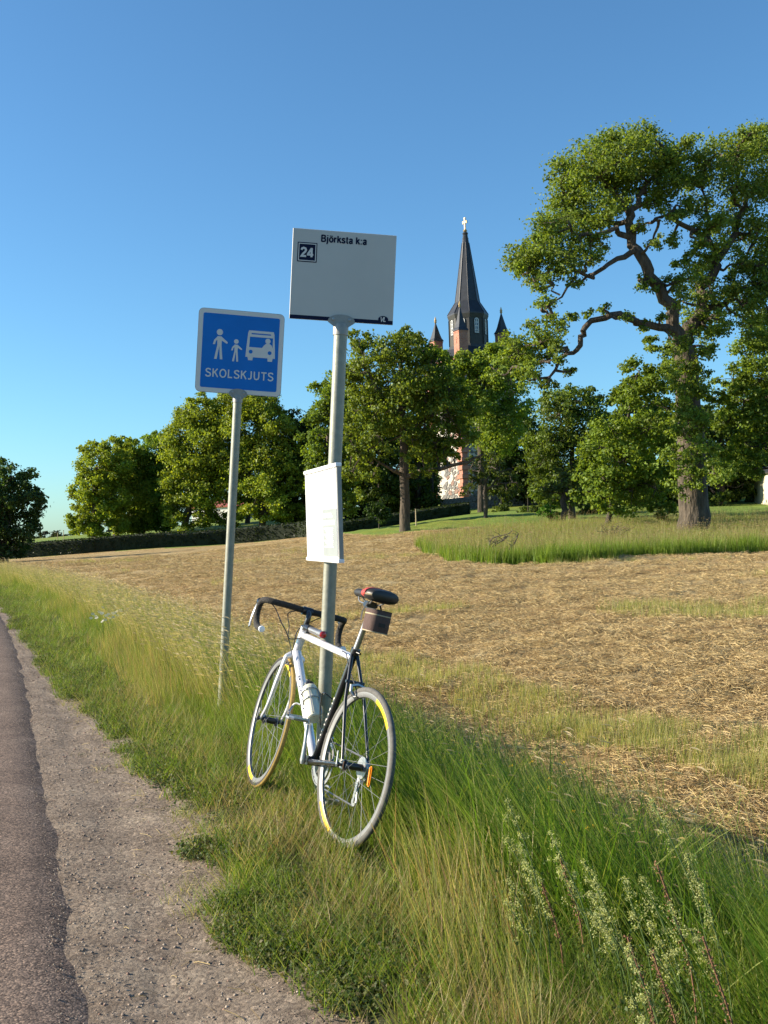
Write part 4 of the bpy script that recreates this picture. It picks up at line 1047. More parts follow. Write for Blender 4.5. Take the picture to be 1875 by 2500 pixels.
oak_blobs = [(1285,640,50),(1325,605,55),(1380,625,50),(1355,545,52),(1425,545,50),(1400,465,60),(1470,425,62),(1440,385,58),(1525,370,60),(1600,370,60),(1560,425,55),(1640,390,52),(1640,445,42),(1500,485,45),(1385,425,45),(1480,350,40),(1570,335,35),
 (1305,690,36),(1325,735,26),(1262,655,28),(1440,625,30),(1400,690,20),(1470,585,26),(1740,385,55),(1800,375,55),(1860,355,60),(1700,445,42),(1790,455,50),(1860,455,52),(1720,515,34),(1640,515,30),(1850,555,46),(1830,330,34),(1690,350,26),
 (1775,600,34),(1855,645,50),(1700,600,28),(1690,675,38),(1735,715,46),(1600,595,22),(1565,690,22),(1640,690,24),(1660,735,30),(1820,735,42),(1875,760,36),(1700,790,42),(1650,840,36),(1580,795,20),(1530,775,18),(1620,770,20),(1600,700,16),
 (1480,757,16),(1395,775,18),(1440,760,14),(1355,795,28),(1325,840,42),(1275,860,42),(1300,905,42),(1345,880,26),(1370,850,22),(1250,835,30),(1390,900,16),(1340,945,22),(1910,420,60),(1920,560,60),(1915,690,60),(1740,800,34),(1690,880,30),(1720,850,28),
 (1640,900,26),(1665,960,28),(1710,940,30),(1655,1040,28),(1700,1030,30),(1650,1120,26),(1690,1110,26),(1725,1080,30),(1740,1150,34),(1720,1010,32),(1665,945,34,-1.1),(1690,1000,36,-1.2),(1655,1050,36,-1.1),(1700,1075,38,-1.2),(1672,1125,32,-1.1),(1712,1150,30,-1.2),(1640,1165,28,-1),(1690,905,24,-1),(1660,895,26,-1.2),(1690,950,34,-1.4),(1650,990,30,-1.3),(1720,1040,34,-1.4),(1680,1040,36,-1.5),(1650,1100,34,-1.3),(1690,1170,32,-1.4),(1730,1110,32,-1.3),(1660,1195,24,-1.3),(1640,930,28,-1.2),(1712,900,26,-1),(1235,870,26),(1210,900,26),(1475,520,34),(1595,495,28),(1600,455,36),(1660,500,32),(1560,555,22),(1760,540,36),(1800,535,36),(1640,590,24),(1720,650,34),(1790,700,38),(1660,635,24),(1850,705,40),(1760,780,32),(1840,805,34),(1885,830,34),(1705,560,28),(1380,500,40),(1300,580,30),(1420,590,26),(1350,660,26),(1520,440,36),(1880,620,40),(1820,640,36),(1300,800,20),(1340,770,18)]
tree('oak_tree', 'great old oak with a thick bare lower trunk and crooked limbs reaching left', (1695,1312), 44, .64,
     [(1694,1230,35.5),(1688,1120,34),(1683,1020,31),(1677,920,28),(1672,850,27)], oak_blobs, leaf=.135, cov=2.0, col=(.155,.225,.038), bark=M_bark, limbs=oak_limbs, depth=.42, copies=2, seed=1, hug=True, br=(.075,.028), nbr=.55, cl=.44, hollow=.25)
tree('oak_tree', 'leafy oak with a slender bare trunk beside the timetable board', (989,1296), 60, .30,
     [(988,1200,11.5),(986,1120,10.5),(984,1040,9),(980,950,7),(978,880,4)],
     [(960,850,48),(900,868,46),(1010,842,38),(860,905,36),(880,950,48),(945,930,56),(1010,920,58),(1062,895,44),(1050,960,52),(980,1000,56),(915,1010,50),(865,1000,36),(850,1062,32),(1080,1020,52),(930,1070,42),(1005,1075,40),(880,1112,36),(862,1155,30),(905,1165,24),(990,1120,20),(1060,1085,38),(1120,1065,40),(1130,1000,40),(1100,945,38),(880,832,30),(985,822,22),(1048,862,26),(1028,852,26),(1062,880,26),(1000,1150,16),(1040,1100,28),(1085,1095,26),(1060,1075,30),(1075,1118,20),(1108,1105,18),(1050,1140,22),(880,1200,18)],
     leaf=.19, cov=2.6, col=G_old, bark=M_bark, limbs=[[(990,1170,7,0),(1020,1152,6.5,-.5),(1071,1146,6,-1),(1139,1129,4,-1.4),(1180,1110,2,-1.6)],[(986,1160,6,0),(960,1150,4.5,-.4),(930,1130,3,-.8),(890,1110,2,-1)],[(984,1040,6,0),(940,980,4,-.6),(900,910,3,-1)],[(983,1000,6,0),(1030,940,4,.4),(1060,900,3,.6)],[(984,1060,5,0),(1040,1020,4,-.6),(1090,1000,3,-1)]], depth=.5, copies=2, seed=2, br=(.06,.024))
tree('oak_tree', 'leafy dark tree left of and behind the slender-trunked oak', (790,1290), 72, .3, [(792,1200,8),(800,1100,7),(810,1000,5)],
     [(795,960,34),(830,940,40),(782,1010,38),(830,1020,46),(766,1060,30),(800,1090,46),(850,1090,42),(790,1150,42),(840,1160,38),(800,1210,36),(850,1220,36),(765,1110,28),(770,1180,30),(755,1010,20)], leaf=.22, cov=2.8, col=G_mid, seed=3)
tree('linden_tree', 'light green tree in front of the church tower, right of the oak crown', (1175,1245), 88, .3, [(1175,1150,8),(1172,1050,7),(1172,950,5)],
     [(1130,905,36),(1110,945,36),(1180,890,34),(1235,870,36),(1190,950,48),(1240,930,46),(1255,985,44),(1170,1010,50),(1230,1040,52),(1200,1085,44),(1150,890,28),(1265,905,30),(1140,960,40),(1110,905,30),(1085,925,30),(1205,862,24),(1075,985,30),(1140,872,24),(1168,872,24),(1190,868,22),(1215,852,22),(1238,842,22),(1258,855,26),(1280,880,24),(1076,872,24),(1105,880,24)], leaf=.24, cov=3.0, col=G_light, seed=4)
tree('small_tree', 'small round tree with pale bare branches below the church tower', (1186,1262), 70, .13, [(1186,1230,6),(1184,1200,5.5),(1186,1170,4)],
     [(1150,1180,20),(1175,1150,24),(1215,1140,26),(1250,1165,22),(1140,1200,16),(1235,1195,18),(1265,1190,16),(1200,1120,22),(1160,1130,20),(1215,1175,15)], leaf=.19, cov=1.1, col=(.075,.105,.03), limbs=[[(1186,1200,3.5,0),(1215,1165,2.5,0),(1240,1145,1.6,0)],[(1185,1190,3.5,0),(1160,1160,2.4,0),(1150,1140,1.6,0)],[(1186,1180,3.4,0),(1198,1150,2.4,0),(1202,1120,1.4,0)],[(1186,1195,3,0),(1225,1180,2,-.4),(1262,1178,1.4,-.6)]], bark=M_wood, seed=5, nbr=.7)
tree('maple_tree', 'dark round-topped tree in the gap left of the great oak', (1397,1277), 66, .24, [(1396,1240,8),(1395,1180,7),(1398,1080,5)],
     [(1400,975,44),(1362,1000,50),(1432,1010,48),(1350,1070,52),(1410,1085,56),(1380,1150,50),(1325,1130,42),(1440,1150,40),(1400,1205,28),(1330,1190,34),(1445,1075,40),(1345,965,22),(1440,970,26),(1300,1080,30),(1360,1215,26)], leaf=.2, cov=2.6, col=(.105,.16,.03), seed=6)
tree('gnarled_tree', 'small old tree with a knobbly short trunk standing on the lawn', (1376,1285), 60, .2, [(1374,1262,6.5),(1380,1245,8),(1374,1225,7),(1378,1200,4)],
     [(1350,1190,24),(1385,1180,26),(1410,1195,20),(1370,1160,24),(1335,1205,18),(1400,1215,16)], leaf=.17, cov=1.6, col=(.075,.105,.028), seed=7)
tree('young_tree', 'bright leafy young tree branching to the ground left of the great oak trunk', (1482,1287), 50, .16, [(1490,1250,6),(1510,1150,5),(1530,1050,4),(1545,950,3)],
     [(1555,905,40),(1590,950,52),(1530,975,44),(1500,1045,52),(1580,1045,60),(1632,1000,44),(1455,1095,44),(1520,1125,56),(1595,1130,52),(1475,1170,50),(1430,1195,34),(1540,1195,52),(1600,1195,42),(1618,1245,30),(1500,1235,34),(1640,1140,36),(1650,1070,32),(1610,890,26),(1640,930,30),(1420,1155,26),(1590,840,24),(1640,860,30),(1450,1230,22),(1625,1270,18)], leaf=.18, cov=2.6, col=(.15,.225,.034), seed=8)
tree('young_tree', 'broad leafy tree cut by the right edge of the picture', (1905,1285), 52, .2, [(1900,1200,8),(1890,1100,7),(1880,1000,5)],
     [(1862,820,42),(1822,870,46),(1785,925,40),(1862,920,52),(1752,965,28),(1812,980,52),(1872,1010,55),(1775,1030,36),(1822,1080,42),(1765,1115,30),(1872,1100,45),(1802,1145,26),(1910,860,50),(1920,960,55),(1915,1060,55),(1845,1150,26),(1850,780,26)], leaf=.18, cov=2.6, col=(.15,.225,.034), seed=9)
# shaded trees behind, round the churchyard
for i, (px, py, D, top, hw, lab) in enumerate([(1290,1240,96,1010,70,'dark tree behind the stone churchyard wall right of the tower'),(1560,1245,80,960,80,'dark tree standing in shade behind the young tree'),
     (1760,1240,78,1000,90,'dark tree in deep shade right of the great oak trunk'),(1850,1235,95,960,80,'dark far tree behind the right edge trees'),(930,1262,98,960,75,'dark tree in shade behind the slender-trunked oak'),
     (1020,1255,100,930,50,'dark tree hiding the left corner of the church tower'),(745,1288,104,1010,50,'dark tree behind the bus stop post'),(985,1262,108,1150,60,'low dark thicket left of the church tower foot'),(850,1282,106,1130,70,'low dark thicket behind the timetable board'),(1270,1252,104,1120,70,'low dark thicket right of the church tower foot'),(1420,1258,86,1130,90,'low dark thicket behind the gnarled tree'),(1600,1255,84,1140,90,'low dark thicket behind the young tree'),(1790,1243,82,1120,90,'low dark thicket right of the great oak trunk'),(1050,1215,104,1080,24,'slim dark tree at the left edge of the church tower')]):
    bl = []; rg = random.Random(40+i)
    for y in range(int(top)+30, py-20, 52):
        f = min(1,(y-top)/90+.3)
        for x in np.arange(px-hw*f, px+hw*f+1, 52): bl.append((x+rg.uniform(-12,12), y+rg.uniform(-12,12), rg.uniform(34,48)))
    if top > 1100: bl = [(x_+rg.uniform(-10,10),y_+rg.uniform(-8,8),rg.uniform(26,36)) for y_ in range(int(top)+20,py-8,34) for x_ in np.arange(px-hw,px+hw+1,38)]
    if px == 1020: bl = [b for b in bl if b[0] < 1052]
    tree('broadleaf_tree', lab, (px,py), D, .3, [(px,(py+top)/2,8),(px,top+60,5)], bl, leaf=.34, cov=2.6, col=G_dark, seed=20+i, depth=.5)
# churchyard linden avenue on the left
lind = [('first and lowest linden at the left end of the avenue row',(231,1326),106,[(200,1150,30),(235,1122,34),(230,1180,42),(190,1205,26),(262,1160,40),(200,1255,30),(242,1240,34),(270,1095,28),(285,1140,36),(280,1215,36),(186,1275,18),(215,1095,18),(250,1090,16),(215,1215,30)]),
 ('second linden of the avenue, double-topped',(284,1322),110,[(310,1115,36),(290,1160,44),(332,1150,38),(310,1210,44),(348,1200,38),(290,1255,36),(338,1265,32),(305,1078,18),(325,1085,18)]),
 ('third linden of the avenue with a notch above it',(347,1318),112,[(380,1095,38),(362,1140,44),(402,1145,40),(380,1205,44),(400,1245,36),(362,1262,32),(386,1070,18),(415,1100,28)]),
 ('tall linden of the avenue left of the school sign post',(447,1312),104,[(450,1015,34),(490,1003,42),(442,1062,44),(500,1062,52),(540,1015,42),(482,1130,54),(432,1130,42),(540,1120,52),(452,1198,48),(510,1195,50),(560,1185,40),(430,1245,30),(500,1245,30),(470,985,18),(500,975,20),(425,1090,24),(545,975,20),(420,1180,26)]),
 ('tall broad linden behind the school sign post, right end of the avenue',(640,1296),102,[(580,985,42),(630,985,42),(600,1040,54),(660,1025,42),(690,1065,36),(640,1100,54),(696,1130,42),(600,1150,54),(668,1180,48),(715,1180,28),(620,1220,34),(685,1225,34),(716,1240,18),(600,960,20),(650,990,30),(715,1090,18),(575,1100,40),(725,1140,18)])]
for i, (lab, b, D, bl) in enumerate(lind):
    cx_ = sum(x for x,_,_ in bl)/len(bl); x0_, x1_ = min(x for x,_,_ in bl), max(x for x,_,_ in bl)
    bl = bl+[(x0_+(x1_-x0_)*q/4, b[1]-48+8*(q%2), 24) for q in range(5)]
    tree('linden_tree', lab, b, D, .33, [(b[0]*.7+cx_*.3,b[1]-60,8),(cx_,b[1]-180,6)], bl, leaf=.26, cov=3.6, col=G_lin if i != 2 else (.145,.24,.032), seed=50+i, group='lindens of the churchyard avenue', depth=.75, cl=.34, hollow=.55)
for i, (px, py) in enumerate(((345,1318),(400,1312),(500,1308),(605,1300))):
    cx_ = px
    tree('linden_tree', ('linden trunk low in the avenue left of the notch','dark leaning trunk in the middle of the avenue row','trunk left of the school sign post under the tall linden','linden close behind the school sign post')[i], (px,py), 116, .28, [(px+4,py-50,6),(px+8,py-110,4)],
         [(px,py-95,34),(px+20,py-130,36),(px-18,py-130,34),(px+5,py-180,40)], leaf=.32, cov=2.6, col=G_dark if i == 3 else (.09,.13,.022), seed=60+i, group='lindens of the churchyard avenue', copies=2)
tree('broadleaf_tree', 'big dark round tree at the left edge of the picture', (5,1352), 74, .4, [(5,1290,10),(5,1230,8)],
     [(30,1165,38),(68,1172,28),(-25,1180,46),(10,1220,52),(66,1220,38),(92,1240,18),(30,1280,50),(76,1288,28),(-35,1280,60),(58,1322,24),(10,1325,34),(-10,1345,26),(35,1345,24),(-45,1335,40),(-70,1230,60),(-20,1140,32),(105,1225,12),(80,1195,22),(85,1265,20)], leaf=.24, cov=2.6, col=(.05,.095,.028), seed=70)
# shrubs
for i, (px, py, D, r, lab) in enumerate(((1345,1270,62,26,'bright green bush beside the gnarled tree'),(925,1268,70,30,'rounded dark conifer bush left of the slender oak trunk'),(1225,1262,84,20,'low bush against the churchyard wall'),(1440,1262,70,26,'low dark bush behind the lawn'),(1290,1262,76,20,'low shaded bush at the foot of the churchyard wall'))):
    tree('bush', lab, (px,py), D, .05, [], [(px-r*.6,py-r*.5,r*.6),(px+r*.6,py-r*.5,r*.6),(px,py-r*.9,r*.7),(px+r*.2,py-r*.3,r*.6)], leaf=.16, cov=2.4, col=((.07,.17,.02),(.035,.07,.02),G_dark,G_dark,G_dark)[i], seed=80+i, nbr=0, copies=2, cat='bush')
# far hedgerow silhouette on the left
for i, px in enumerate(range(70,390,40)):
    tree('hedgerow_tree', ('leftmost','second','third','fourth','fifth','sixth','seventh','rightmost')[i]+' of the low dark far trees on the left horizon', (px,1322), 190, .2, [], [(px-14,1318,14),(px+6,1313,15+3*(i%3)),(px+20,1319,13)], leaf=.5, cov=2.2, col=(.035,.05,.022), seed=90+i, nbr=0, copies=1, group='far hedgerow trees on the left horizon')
# clipped hedge: leaf-covered box following the ground
def hedge(name, label, pts, h, wd, leaf, n_per, col, seed):
    P = [W(x,y,d) for x,y,d in pts]; root = empty(name, loc=tuple(P[len(P)//2])); tag(root, label, 'hedge')
    rg = np.random.default_rng(seed); dense = []
    for a, b in zip(P[:-1],P[1:]):
        n = max(2,int((b-a).length/1.0))
        dense += [a.lerp(b,i/n) for i in range(n)]
    dense.append(P[-1]); D3 = np.array(dense); gz_ = H(D3[:,0],D3[:,1],False)
    bm = bmesh.new(); prev = None; inv = Matrix.Translation(-root.location)
    for i, p in enumerate(D3):
        t = D3[min(i+1,len(D3)-1)]-D3[max(i-1,0)]; t[2] = 0; t /= np.linalg.norm(t); nrm = np.array([t[1],-t[0],0])
        hh = h*(1+.05*math.sin(i*.7)+rg.normal(0,.02)); ring = []
        for sx, z in ((-.5,-.3),(-.48,.88),(-.35,.97),(.35,.97),(.48,.88),(.5,-.3)):
            q = p+nrm*sx*wd; ring.append(bm.verts.new((q[0],q[1],gz_[i]+z*hh)))
        if prev:
            for k in range(5): bm.faces.new((prev[k],prev[k+1],ring[k+1],ring[k]))
        prev = ring
    bmesh.ops.transform(bm, matrix=inv, verts=bm.verts)
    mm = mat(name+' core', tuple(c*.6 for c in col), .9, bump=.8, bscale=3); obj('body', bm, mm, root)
    seg = rg.integers(0,len(D3)-1,n_per*len(D3)); f = rg.random(len(seg))[:,None]
    base = D3[seg]*(1-f)+D3[seg+1]*f; gg = gz_[seg]*(1-f[:,0])+gz_[seg+1]*f[:,0]
    t = D3[seg+1]-D3[seg]; t[:,2] = 0; t /= np.linalg.norm(t,axis=1)[:,None]; nr = np.c_[t[:,1],-t[:,0],0*t[:,0]]
    which = rg.random(len(seg)); ox = np.where(which < .35, rg.uniform(-.5,.5,len(seg)), np.where(which < .75, .52, -.52))*wd; oz = np.where(which < .35, 1.0, rg.random(len(seg)))*h
    c = base+nr*(ox+rg.normal(0,.04,len(seg)))[:,None]; c[:,2] = gg+oz+rg.normal(0,.03,len(seg))
    V_ = leaf_quads(c, leaf, nr*np.sign(ox)[:,None]*.8); V_ = V_-np.array(root.location)
    cc = np.repeat(np.array(col)[None]*rg.uniform(.7,1.3,len(seg))[:,None],4,axis=0)
    o = npmesh('leaves', V_, np.arange(len(V_)).reshape(-1,4), M_leaf, root, cc); o['kind'] = 'stuff'
hedge('clipped_hedge', 'long low clipped hedge in front of the linden avenue', [(-260,1378,92),(0,1367,91),(200,1352,90),(400,1337,90),(560,1328,90),(660,1318,89),(735,1311,88),(800,1305,84)], 1.25, 1.1, .16, 220, (.020,.034,.011), 1)
hedge('clipped_hedge', 'low clipped hedge rising to the church behind the slender oak trunk', [(800,1305,84),(835,1302,82),(920,1287,83),(1000,1272,84),(1080,1260,85),(1140,1254,86)], .92, 1.1, .16, 220, (.024,.040,.012), 2)
# churchyard wall of stones
wl = empty('stone_wall', loc=tuple(W(1190,1245,96))); tag(wl, 'low grey churchyard wall of boulders in the shade below the church', 'wall')
pa, pb = W(1075,1250,100), W(1330,1243,97); n = 26
bm = bmesh.new(); mid = (pa+pb)/2; dv = (pb-pa); inv = Matrix.Translation(-wl.location)
prevq = None
for i in range(n+1):
    p = pa.lerp(pb,i/n); g_ = Hs(p.x,p.y); q = [bm.verts.new((p.x,p.y+o,g_+z)) for o, z in ((-.3,-.3),(-.3,1.15),(.3,1.15),(.3,-.3))]
    if prevq:
        for k in range(3): bm.faces.new((prevq[k],prevq[k+1],q[k+1],q[k]))
    prevq = q
bmesh.ops.transform(bm, matrix=inv, verts=bm.verts); obj('mortar', bm, M_stone, wl)
for i in range(n):
    for j in range(2):
        p = pa.lerp(pb,(i+.5*(j%2)+.2)/n); o = bpy.data.objects.new('stone', rs.choice(smesh)); COL.objects.link(o); o.parent = wl
        o.location = Vector((p.x,p.y-.31,Hs(p.x,p.y)+.3+.5*j))-wl.location; o.rotation_euler = (0,rs.uniform(-.4,.4),math.atan2(dv.y,dv.x)); o.scale = (.62,1.3,.62)
# white farmhouse and sheds between the lindens
def house(name, label, px, py, D, wd, dp, h, rz, roof, wm, rh, win=()):
    p = W(px,py,D); g_ = Hs(p.x,p.y); root = empty(name, loc=(p.x,p.y,g_), rot=(0,0,rz)); tag(root, label, 'house')
    bm = bmesh.new(); box(bm, (0,0,h/2-.3), (wd,dp,h+.6)); wall_ = obj('wall', bm, wm, root)
    bm = bmesh.new(); prism(bm, [(-wd/2-.3,h-.15),(wd/2+.3,h-.15),(wd/2+.3,h+.02),(0,h+rh+.1),(-wd/2-.3,h+.02)], -dp/2-.35, dp/2+.35); obj('roof', bm, roof, root)
    for x, z in win:
        bm = bmesh.new(); box(bm, (x,-dp/2-.02,z), (1.0,.05,1.2)); wn = obj('window', bm, M_pane, root)
        bm = bmesh.new()
        for sx in (-.5,0,.5): box(bm, (x+sx,-dp/2-.05,z), (.08,.05,1.3))
        for sz in (-.6,.6): box(bm, (x,-dp/2-.055,z+sz), (1.1,.05,.08))
        obj('frame', bm, M_frame, wn)
    return root
house('farmhouse', 'white house with red-brown lower roof glimpsed under the lindens', 570, 1296, 150, 9, 8, 2.1, R(65), M_redwall, M_plaster, 1.0, [(-2,1.2),(1.5,1.2)])
house('white_shed', 'long white low building glimpsed between linden trunks', 655, 1291, 150, 9, 5, 1.2, R(4), M_slate, M_plaster, .25)
house('red_shed', 'small red shed deep in shade by the timetable board', 717, 1284, 135, 1.6, 2, 1.0, 0, M_redwall, M_redwall, .3)
house('white_house', 'pale house wall at the right edge of the picture', 1901, 1252, 76, 1.9, 6, 2.4, R(-6), M_slate, mat('cream render',(.62,.56,.40),.8), .8)
# posts, sapling stake
for px, py, D, h, lab in ((141,1327,108,1.25,'thin white post before the far hedgerow'),(156,1326,110,1.3,'second thin grey post beside the white one'),(1016,1285,68,1.05,'pale planting stake by the slender oak')):
    p = W(px,py,D); root = empty('marker_post', loc=(p.x,p.y,Hs(p.x,p.y))); tag(root, lab, 'post')
    bm = bmesh.new(); tube(bm, [(0,0,-.2),(0,0,h*.85),(0,0,h)], [.040,.035,.03], 7); obj('shaft', bm, M_cream, root)
    bm = bmesh.new(); tube(bm, [(0,0,h),(0,0,h+.06)], [.05,.05], 7); obj('cap', bm, M_wood, root)
# dead branch and brush heap in the meadow grass
def deadwood(name, label, px, py, D, n, L0, hgt, seed):
    rg = random.Random(seed); p = W(px,py,D); root = empty(name, loc=(p.x,p.y,Hs(p.x,p.y))); tag(root, label, 'dead wood')
    for i in range(n):
        a = rg.uniform(0,math.pi*2); e = Vector((math.cos(a)*L0,math.sin(a)*L0*.6,hgt*rg.uniform(.5,1)))*rg.uniform(.5,1); o_ = Vector((rg.uniform(-.3,.3)*L0,rg.uniform(-.2,.2),.1))
        bm = bmesh.new(); m_ = o_.lerp(o_+e,.5)+Vector((rg.gauss(0,.12),rg.gauss(0,.1),rg.uniform(.05,.2))); pts = [o_,m_,o_+e]
        tube(bm, catmull(pts,4), [.035-.027*k/8 for k in range(9)], 5)
        for q in range(3):
            s_ = m_.lerp(o_+e,rg.random()); tube(bm, [s_, s_+Vector((rg.gauss(0,.15),rg.gauss(0,.1),rg.uniform(.1,.3)))*L0*.5, s_+Vector((rg.gauss(0,.25),rg.gauss(0,.15),rg.uniform(.2,.4)))*L0*.6], [.015,.01,.005], 4)
        obj('twig', bm, M_wood, root)
deadwood('fallen_branch', 'bare crooked dead branch lying in the near edge of the meadow', 1205, 1366, 30.5, 8, .75, .85, 3)
deadwood('brush_heap', 'brown heap of dead twigs in the tall meadow grass left of the oak', 1495, 1318, 41, 16, .9, .8, 4)

# ------------------------------------------------------------------ grass, hay and weeds: geometry-node scatters of small tuft meshes
def blades(n, rad, h, wd, lean, curve, cols, seed, seg=3, lean_dir=None, droop=0, head=0, headcol=None, spread=1.0):
    """one tuft: n blades round the origin. cols: list of rgb to pick from"""
    rg = np.random.default_rng(seed); V_, F_, C_ = [], [], []
    cols = np.array(cols)
    for i in range(n):
        a = rg.uniform(0,2*math.pi); r = rad*math.sqrt(rg.random()); p = np.array([math.cos(a)*r, math.sin(a)*r, -.02])
        hh = h*rg.uniform(.55,1.15); ld = rg.uniform(0,2*math.pi) if lean_dir is None else lean_dir+rg.normal(0,spread)
        d = np.array([math.cos(ld),math.sin(ld),0]); l = abs(rg.normal(lean,.12)); w_ = wd*rg.uniform(.7,1.3)
        sd = np.array([-d[1],d[0],0]); tw = rg.uniform(-.9,.9); sd = sd*math.cos(tw)+d*math.sin(tw)
        c = cols[rg.integers(len(cols))]*rg.uniform(.8,1.2); b0 = len(V_)
        for k in range(seg+1):
            t = k/seg; q = p+np.array([0,0,1])*hh*(t-droop*t*t*.5)+d*hh*(l*t+curve*t*t)
            ww = w_*(1-t)**.7*.5 if not head else w_*.5*(.8 if k < seg else .4)
            V_ += [q-sd*ww, q+sd*ww]; cc = c+np.array([.02,.012,0])*(t-.5); C_ += [cc,cc]
            if k: F_.append((b0+2*k-2,b0+2*k-1,b0+2*k+1,b0+2*k))
        if head:
            # drooping seed head: small spindle of crossed slips at the tip
            hc = np.array(headcol)*rg.uniform(.8,1.2); tip = q; dr = d*.75+np.array([0,0,.3]); dr /= np.linalg.norm(dr)
            for m_ in range(2):
                s2 = np.cross(dr,[0,0,1]) if m_ == 0 else np.cross(dr,np.cross(dr,[0,0,1])); s2 = s2/np.linalg.norm(s2); b1 = len(V_)
                for t, ww in ((-.3,.2),(.25,1),(.7,.75),(1,.05)):
                    q2 = tip+dr*head*t-np.array([0,0,1])*head*.25*t*t; V_ += [q2-s2*ww*head*.075, q2+s2*ww*head*.075]; C_ += [hc,hc]
                for k in range(3): F_.append((b1+2*k,b1+2*k+1,b1+2*k+3,b1+2*k+2))
    return np.array(V_), np.array(F_), np.array(C_)
def straw(n, rad, L, wd, cols, seed, hgt=.05):
    rg = np.random.default_rng(seed); V_, F_, C_ = [], [], []; cols = np.array(cols)
    for i in range(n):
        a = rg.uniform(0,6.3); r = rad*math.sqrt(rg.random()); ll = L*rg.uniform(.4,1.2)
        hb_ = hgt*(1-(r/rad)**2)
        p = np.array([math.cos(a)*r, math.sin(a)*r, rg.random()*hb_+.004]); b = rg.uniform(0,6.3); e = rg.normal(0,.28)
        d = np.array([math.cos(b)*math.cos(e),math.sin(b)*math.cos(e),math.sin(e)]); sd = np.cross(d,rg.normal(size=3)); sd /= np.linalg.norm(sd)
        bend = np.array([0,0,-1])*ll*.15; c = cols[rg.integers(len(cols))]*rg.uniform(.75,1.25); b0 = len(V_)
        for k in range(3):
            q = p+d*ll*(k/2-.5)+bend*(k/2-.5)**2*4*.5; V_ += [q-sd*wd*.5,q+sd*wd*.5]; C_ += [c,c]
            if k: F_.append((b0+2*k-2,b0+2*k-1,b0+2*k+1,b0+2*k))
    return np.array(V_), np.array(F_), np.array(C_)
def leafy(n, rad, h, ls, cols, seed):
    """low weed: small rounded leaves on short stems"""
    rg = np.random.default_rng(seed); cols = np.array(cols)
    a = rg.uniform(0,6.3,n); r = rad*np.sqrt(rg.random(n)); z = h*rg.random(n)*(1-.6*(r/rad)**2)
    c = np.c_[np.cos(a)*r,np.sin(a)*r,z]; o = np.c_[np.cos(a),np.sin(a),0*a]
    nr = rg.normal(size=(n,3))*.5+o*.4+np.array([0,0,.7]); nr /= np.linalg.norm(nr,axis=1)[:,None]
    t = rg.normal(size=(n,3)); u = np.cross(nr,t); u /= np.linalg.norm(u,axis=1)[:,None]; v = np.cross(nr,u)
    s_ = (ls*rg.uniform(.6,1.3,n))[:,None]; P = np.stack([c-u*s_*.5,c+v*s_*.35+nr*s_*.1,c+u*s_*.5,c-v*s_*.35+nr*s_*.1],1).reshape(-1,3)
    cc = np.repeat(cols[rg.integers(0,len(cols),n)]*rg.uniform(.7,1.3,(n,1)),4,axis=0)
    return P, np.arange(4*n).reshape(-1,4), cc
def scatter(name, pts, rotz, scl, variants, m_, label=None, tiltv=None):
    cl_ = bpy.data.collections.new(name+' tufts')
    for V_, F_, C_ in variants:
        o = npmesh(name+'_tuft', V_, F_, m_, None, C_); COL.objects.unlink(o); cl_.objects.link(o)
    n = len(pts); me = bpy.data.meshes.new(name); me.vertices.add(n); me.vertices.foreach_set('co', np.asarray(pts,np.float32).ravel())
    rot = np.zeros((n,3),np.float32); rot[:,2] = rotz
    if tiltv is not None: rot[:,:2] = tiltv
    a = me.attributes.new('rot','FLOAT_VECTOR','POINT'); a.data.foreach_set('vector', rot.ravel())
    a = me.attributes.new('scl','FLOAT','POINT'); a.data.foreach_set('value', np.asarray(scl,np.float32))
    a = me.attributes.new('idx','INT','POINT'); a.data.foreach_set('value', RNG.integers(0,len(variants),n).astype(np.int32))
    o = link(name, me)
    g = bpy.data.node_groups.new(name,'GeometryNodeTree'); g.interface.new_socket('Geometry',in_out='INPUT',socket_type='NodeSocketGeometry'); g.interface.new_socket('Geometry',in_out='OUTPUT',socket_type='NodeSocketGeometry')
    N = g.nodes; L = g.links; gi = N.new('NodeGroupInput'); go = N.new('NodeGroupOutput')
    ci = N.new('GeometryNodeCollectionInfo'); ci.inputs['Collection'].default_value = cl_; ci.inputs['Separate Children'].default_value = True; ci.inputs['Reset Children'].default_value = True
    ip = N.new('GeometryNodeInstanceOnPoints'); ip.inputs['Pick Instance'].default_value = True
    def at(nm, ty):
        q = N.new('GeometryNodeInputNamedAttribute'); q.data_type = ty; q.inputs['Name'].default_value = nm
        return [x for x in q.outputs if x.enabled and x.name == 'Attribute'][0]
    er = N.new('FunctionNodeEulerToRotation'); L.new(at('rot','FLOAT_VECTOR'), er.inputs[0])
    L.new(gi.outputs[0], ip.inputs['Points']); L.new(ci.outputs[0], ip.inputs['Instance']); L.new(at('idx','INT'), ip.inputs['Instance Index'])
    L.new(er.outputs[0], ip.inputs['Rotation']); L.new(at('scl','FLOAT'), ip.inputs['Scale']); L.new(ip.outputs[0], go.inputs[0])
    md = o.modifiers.new('scatter','NODES'); md.node_group = g
    tag(o, kind='stuff'); return o
def fan(n, d0, d1, a0=-.42, a1=.45, pw=1.0):
    """random ground points in front of the road user: evenly spread over the logarithm of distance"""
    d = d0*(d1/d0)**(RNG.random(n)**pw); a = RNG.uniform(a0,a1,n); return a*d, d
def on_ground(x, y, fine=True): return np.c_[x,y,H(x,y,fine)]
LEAN = math.pi*.97      # wind lays the grass towards the road
tan_ = [(.36,.30,.14),(.44,.37,.20),(.32,.25,.12),(.25,.26,.09)]
grn = [(.115,.215,.022),(.145,.25,.028),(.09,.175,.020),(.19,.27,.04)]
ygr = [(.20,.265,.05),(.26,.30,.08),(.16,.24,.04),(.31,.31,.11)]
